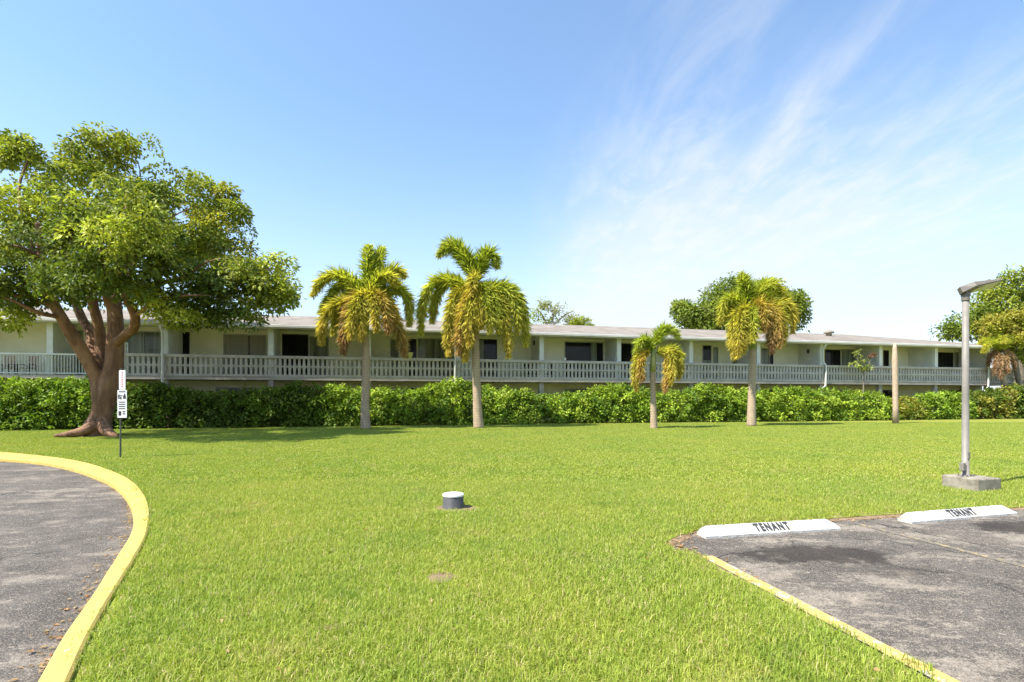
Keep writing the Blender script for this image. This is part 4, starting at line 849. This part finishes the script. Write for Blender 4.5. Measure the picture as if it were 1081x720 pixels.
# ------------------------------------------------------------------ grass (stuff): blades as instanced tufts on the lawn
def pip(poly, X, Y):
    ins = np.zeros(len(X), bool); n = len(poly)
    for i in range(n):
        x0, y0 = poly[i].x, poly[i].y; x1, y1 = poly[(i+1)%n].x, poly[(i+1)%n].y
        c = ((y0 > Y) != (y1 > Y)); 
        with np.errstate(divide='ignore', invalid='ignore'): ins ^= c & (X < (x1-x0)*(Y-y0)/(y1-y0+1e-12)+x0)
    return ins
def tuft(name, r, nb, hmin, hmax, wd, seedn, lean=.55):
    q = np.random.default_rng(seedn); a = q.uniform(0,2*np.pi,nb); rad = r*np.sqrt(q.uniform(0,1,nb)); b0 = np.stack([rad*np.cos(a), rad*np.sin(a), np.full(nb,-.004)],1)
    az = q.uniform(0,2*np.pi,nb); h = q.uniform(hmin,hmax,nb); ln_ = np.abs(q.normal(0,lean,nb)).clip(0,1.5)
    out = np.stack([np.cos(az),np.sin(az),np.zeros(nb)],1); sd = np.stack([-np.sin(az),np.cos(az),np.zeros(nb)],1)
    m1 = b0+out*(h*ln_*.35)[:,None]+np.array([[0,0,1]])*(h*.6)[:,None]; tp_ = b0+out*(h*ln_*1.05)[:,None]+np.array([[0,0,1]])*(h*np.maximum(.25,1-.38*ln_**2))[:,None]
    w_ = (wd*q.uniform(.7,1.3,nb))[:,None]; tw = q.uniform(-.5,.5,(nb,1)); sd = sd+out*tw
    V = np.stack([b0-sd*w_*.5, b0+sd*w_*.5, m1+sd*w_*.42, m1-sd*w_*.42, tp_], 1).reshape(-1,3); i = np.arange(nb)[:,None]*5
    Fc = np.concatenate([i+[[0,1,2]], i+[[0,2,3]], i+[[3,2,4]]],0)
    t = q.uniform(0,1,(nb,1)); C = np.array([[.20,.285,.03]])*(1-t)+np.array([[.41,.475,.085]])*t
    dry = q.uniform(0,1,nb) < .10; C[dry] = np.array([.56,.48,.24]); C = np.repeat(C,5,0)
    me = bpy.data.meshes.new(name); o = npmesh(name, V, Fc, M['grass'], None, C); COL.objects.unlink(o); return o
tc_near = bpy.data.collections.new('grass_tufts_near'); tc_far = bpy.data.collections.new('grass_tufts_far')
for i in range(6): tc_near.objects.link(tuft('grass_tuft', .13, 100, .025, .078, .0046, 100+i, .75))
for i in range(5): tc_far.objects.link(tuft('grass_tuft', .30, 200, .03, .062, .010, 200+i))
def scatter(y0, y1, dens, coll, name, label, smin, smax, seedn):
    q = np.random.default_rng(seedn); xs = lambda y: 1.12*y+2.0
    c_ = dens**-.5; X, Y = [g_.ravel() for g_ in np.meshgrid(np.arange(-xs(y1), xs(y1), c_), np.arange(y0, y1, c_))]
    X = X+q.uniform(-.5,.5,len(X))*c_; Y = Y+q.uniform(-.5,.5,len(Y))*c_; k = np.abs(X) < xs(Y)
    X, Y = X[k], Y[k]; jx, jy = q.normal(0,.025,len(X)), q.normal(0,.025,len(X))
    k = np.ones(len(X), bool)
    for ox, oy in ((.06,0),(-.06,0),(0,.06),(0,-.06)): k &= pip(lawn_poly, X+jx+ox, Y+jy+oy)
    X, Y = X[k], Y[k]
    for (c, a, b_) in PT: 
        d = np.hypot((X-c.x)/a, (Y-c.y)/b_); kk = d > q.uniform(.7,1.15,len(X)); X, Y = X[kk], Y[kk]
    d = np.hypot(X-lb.x-.06, Y-lb.y) > .34; X, Y = X[d], Y[d]
    me = bpy.data.meshes.new(name); me.vertices.add(len(X)); me.vertices.foreach_set('co', np.stack([X,Y,np.zeros_like(X)],1).astype(np.float32).ravel())
    for nm, val in (('rot', q.uniform(0,6.283,len(X))), ('size', q.uniform(smin,smax,len(X))*(1+.12*np.sin(X*1.7)*np.cos(Y*1.3)))):
        a_ = me.attributes.new(nm, 'FLOAT', 'POINT'); a_.data.foreach_set('value', val.astype(np.float32))
    o = link(name, me, M['grass']); tag(o, label, 'grass', kind='stuff')
    ng = bpy.data.node_groups.new('grass_nodes', 'GeometryNodeTree'); ng.interface.new_socket('Geometry', in_out='INPUT', socket_type='NodeSocketGeometry'); ng.interface.new_socket('Geometry', in_out='OUTPUT', socket_type='NodeSocketGeometry')
    G = NT(ng); gi = G.new('NodeGroupInput'); go = G.new('NodeGroupOutput'); ci = G.new('GeometryNodeCollectionInfo'); ci.inputs[0].default_value = coll; ci.inputs[1].default_value = True; ci.inputs[2].default_value = True
    ra = G.new('GeometryNodeInputNamedAttribute', data_type='FLOAT', in_0='rot'); sa = G.new('GeometryNodeInputNamedAttribute', data_type='FLOAT', in_0='size')
    cb_ = G.new('ShaderNodeCombineXYZ', in_2=ra.outputs[0]); e2 = G.new('FunctionNodeEulerToRotation', in_0=cb_.outputs[0])
    ip = G.new('GeometryNodeInstanceOnPoints'); G.l.new(gi.outputs[0], ip.inputs['Points']); G.l.new(ci.outputs[0], ip.inputs['Instance']); ip.inputs['Pick Instance'].default_value = True
    G.l.new(e2.outputs[0], ip.inputs['Rotation']); G.l.new(sa.outputs[0], ip.inputs['Scale']); G.l.new(ip.outputs[0], go.inputs[0])
    md = o.modifiers.new('blades', 'NODES'); md.node_group = ng
    print(name, len(X)); return o
scatter(2.0, 10, 105, tc_near, 'grass', 'short green lawn grass blades near the camera', .75, 1.25, 1)
scatter(10, 34, 20, tc_far, 'grass', 'lawn grass blades stretching back to the hedge', .8, 1.2, 2)
# leaf litter along the driveway kerb and asphalt edge
q = np.random.default_rng(77); pos = []
for i in range(330):
    k = q.integers(8, len(ki)-10); p = ki[k].lerp(ki[k+1], q.uniform()); d = (ki[k]-ko[k]).normalized(); p = p+d*(.04+abs(q.normal(0,.09))); pos.append((p.x,p.y,ZD+.012))
for i in range(320):
    k = q.integers(3, len(es)-1); p = es[k]; t = (es[k]-es[k-1]).normalized(); p = p-Vector((t.y,-t.x,0))*(.03+abs(q.normal(0,.10))); pos.append((p.x,p.y,ZP+.014))
for i in range(150):
    y = 2.6+9*q.uniform()**1.3; x = q.uniform(-1.1,1.1)*y
    if pip(lawn_poly, np.array([x]), np.array([y]))[0]: pos.append((x, y, q.uniform(.02,.05)))
pos = np.array(pos); n = len(pos); dv = q.normal(size=(n,3)); dv[:,2] *= .15; up = q.normal(size=(n,3))*.3+np.array([[0,0,1]]); t = q.uniform(0,1,(n,1))
V, Fc, C = leaves(pos, dv, up, q.uniform(.025,.06,n), q.uniform(.012,.028,n), np.array([[.34,.16,.06]])*(1-t)+np.array([[.5,.36,.2]])*t, .2)
tag(npmesh('leaf_litter', V, Fc, M['leaf'], None, C), 'dry fallen leaves along the kerb, the asphalt edge and scattered on the lawn', 'leaf litter', kind='stuff')
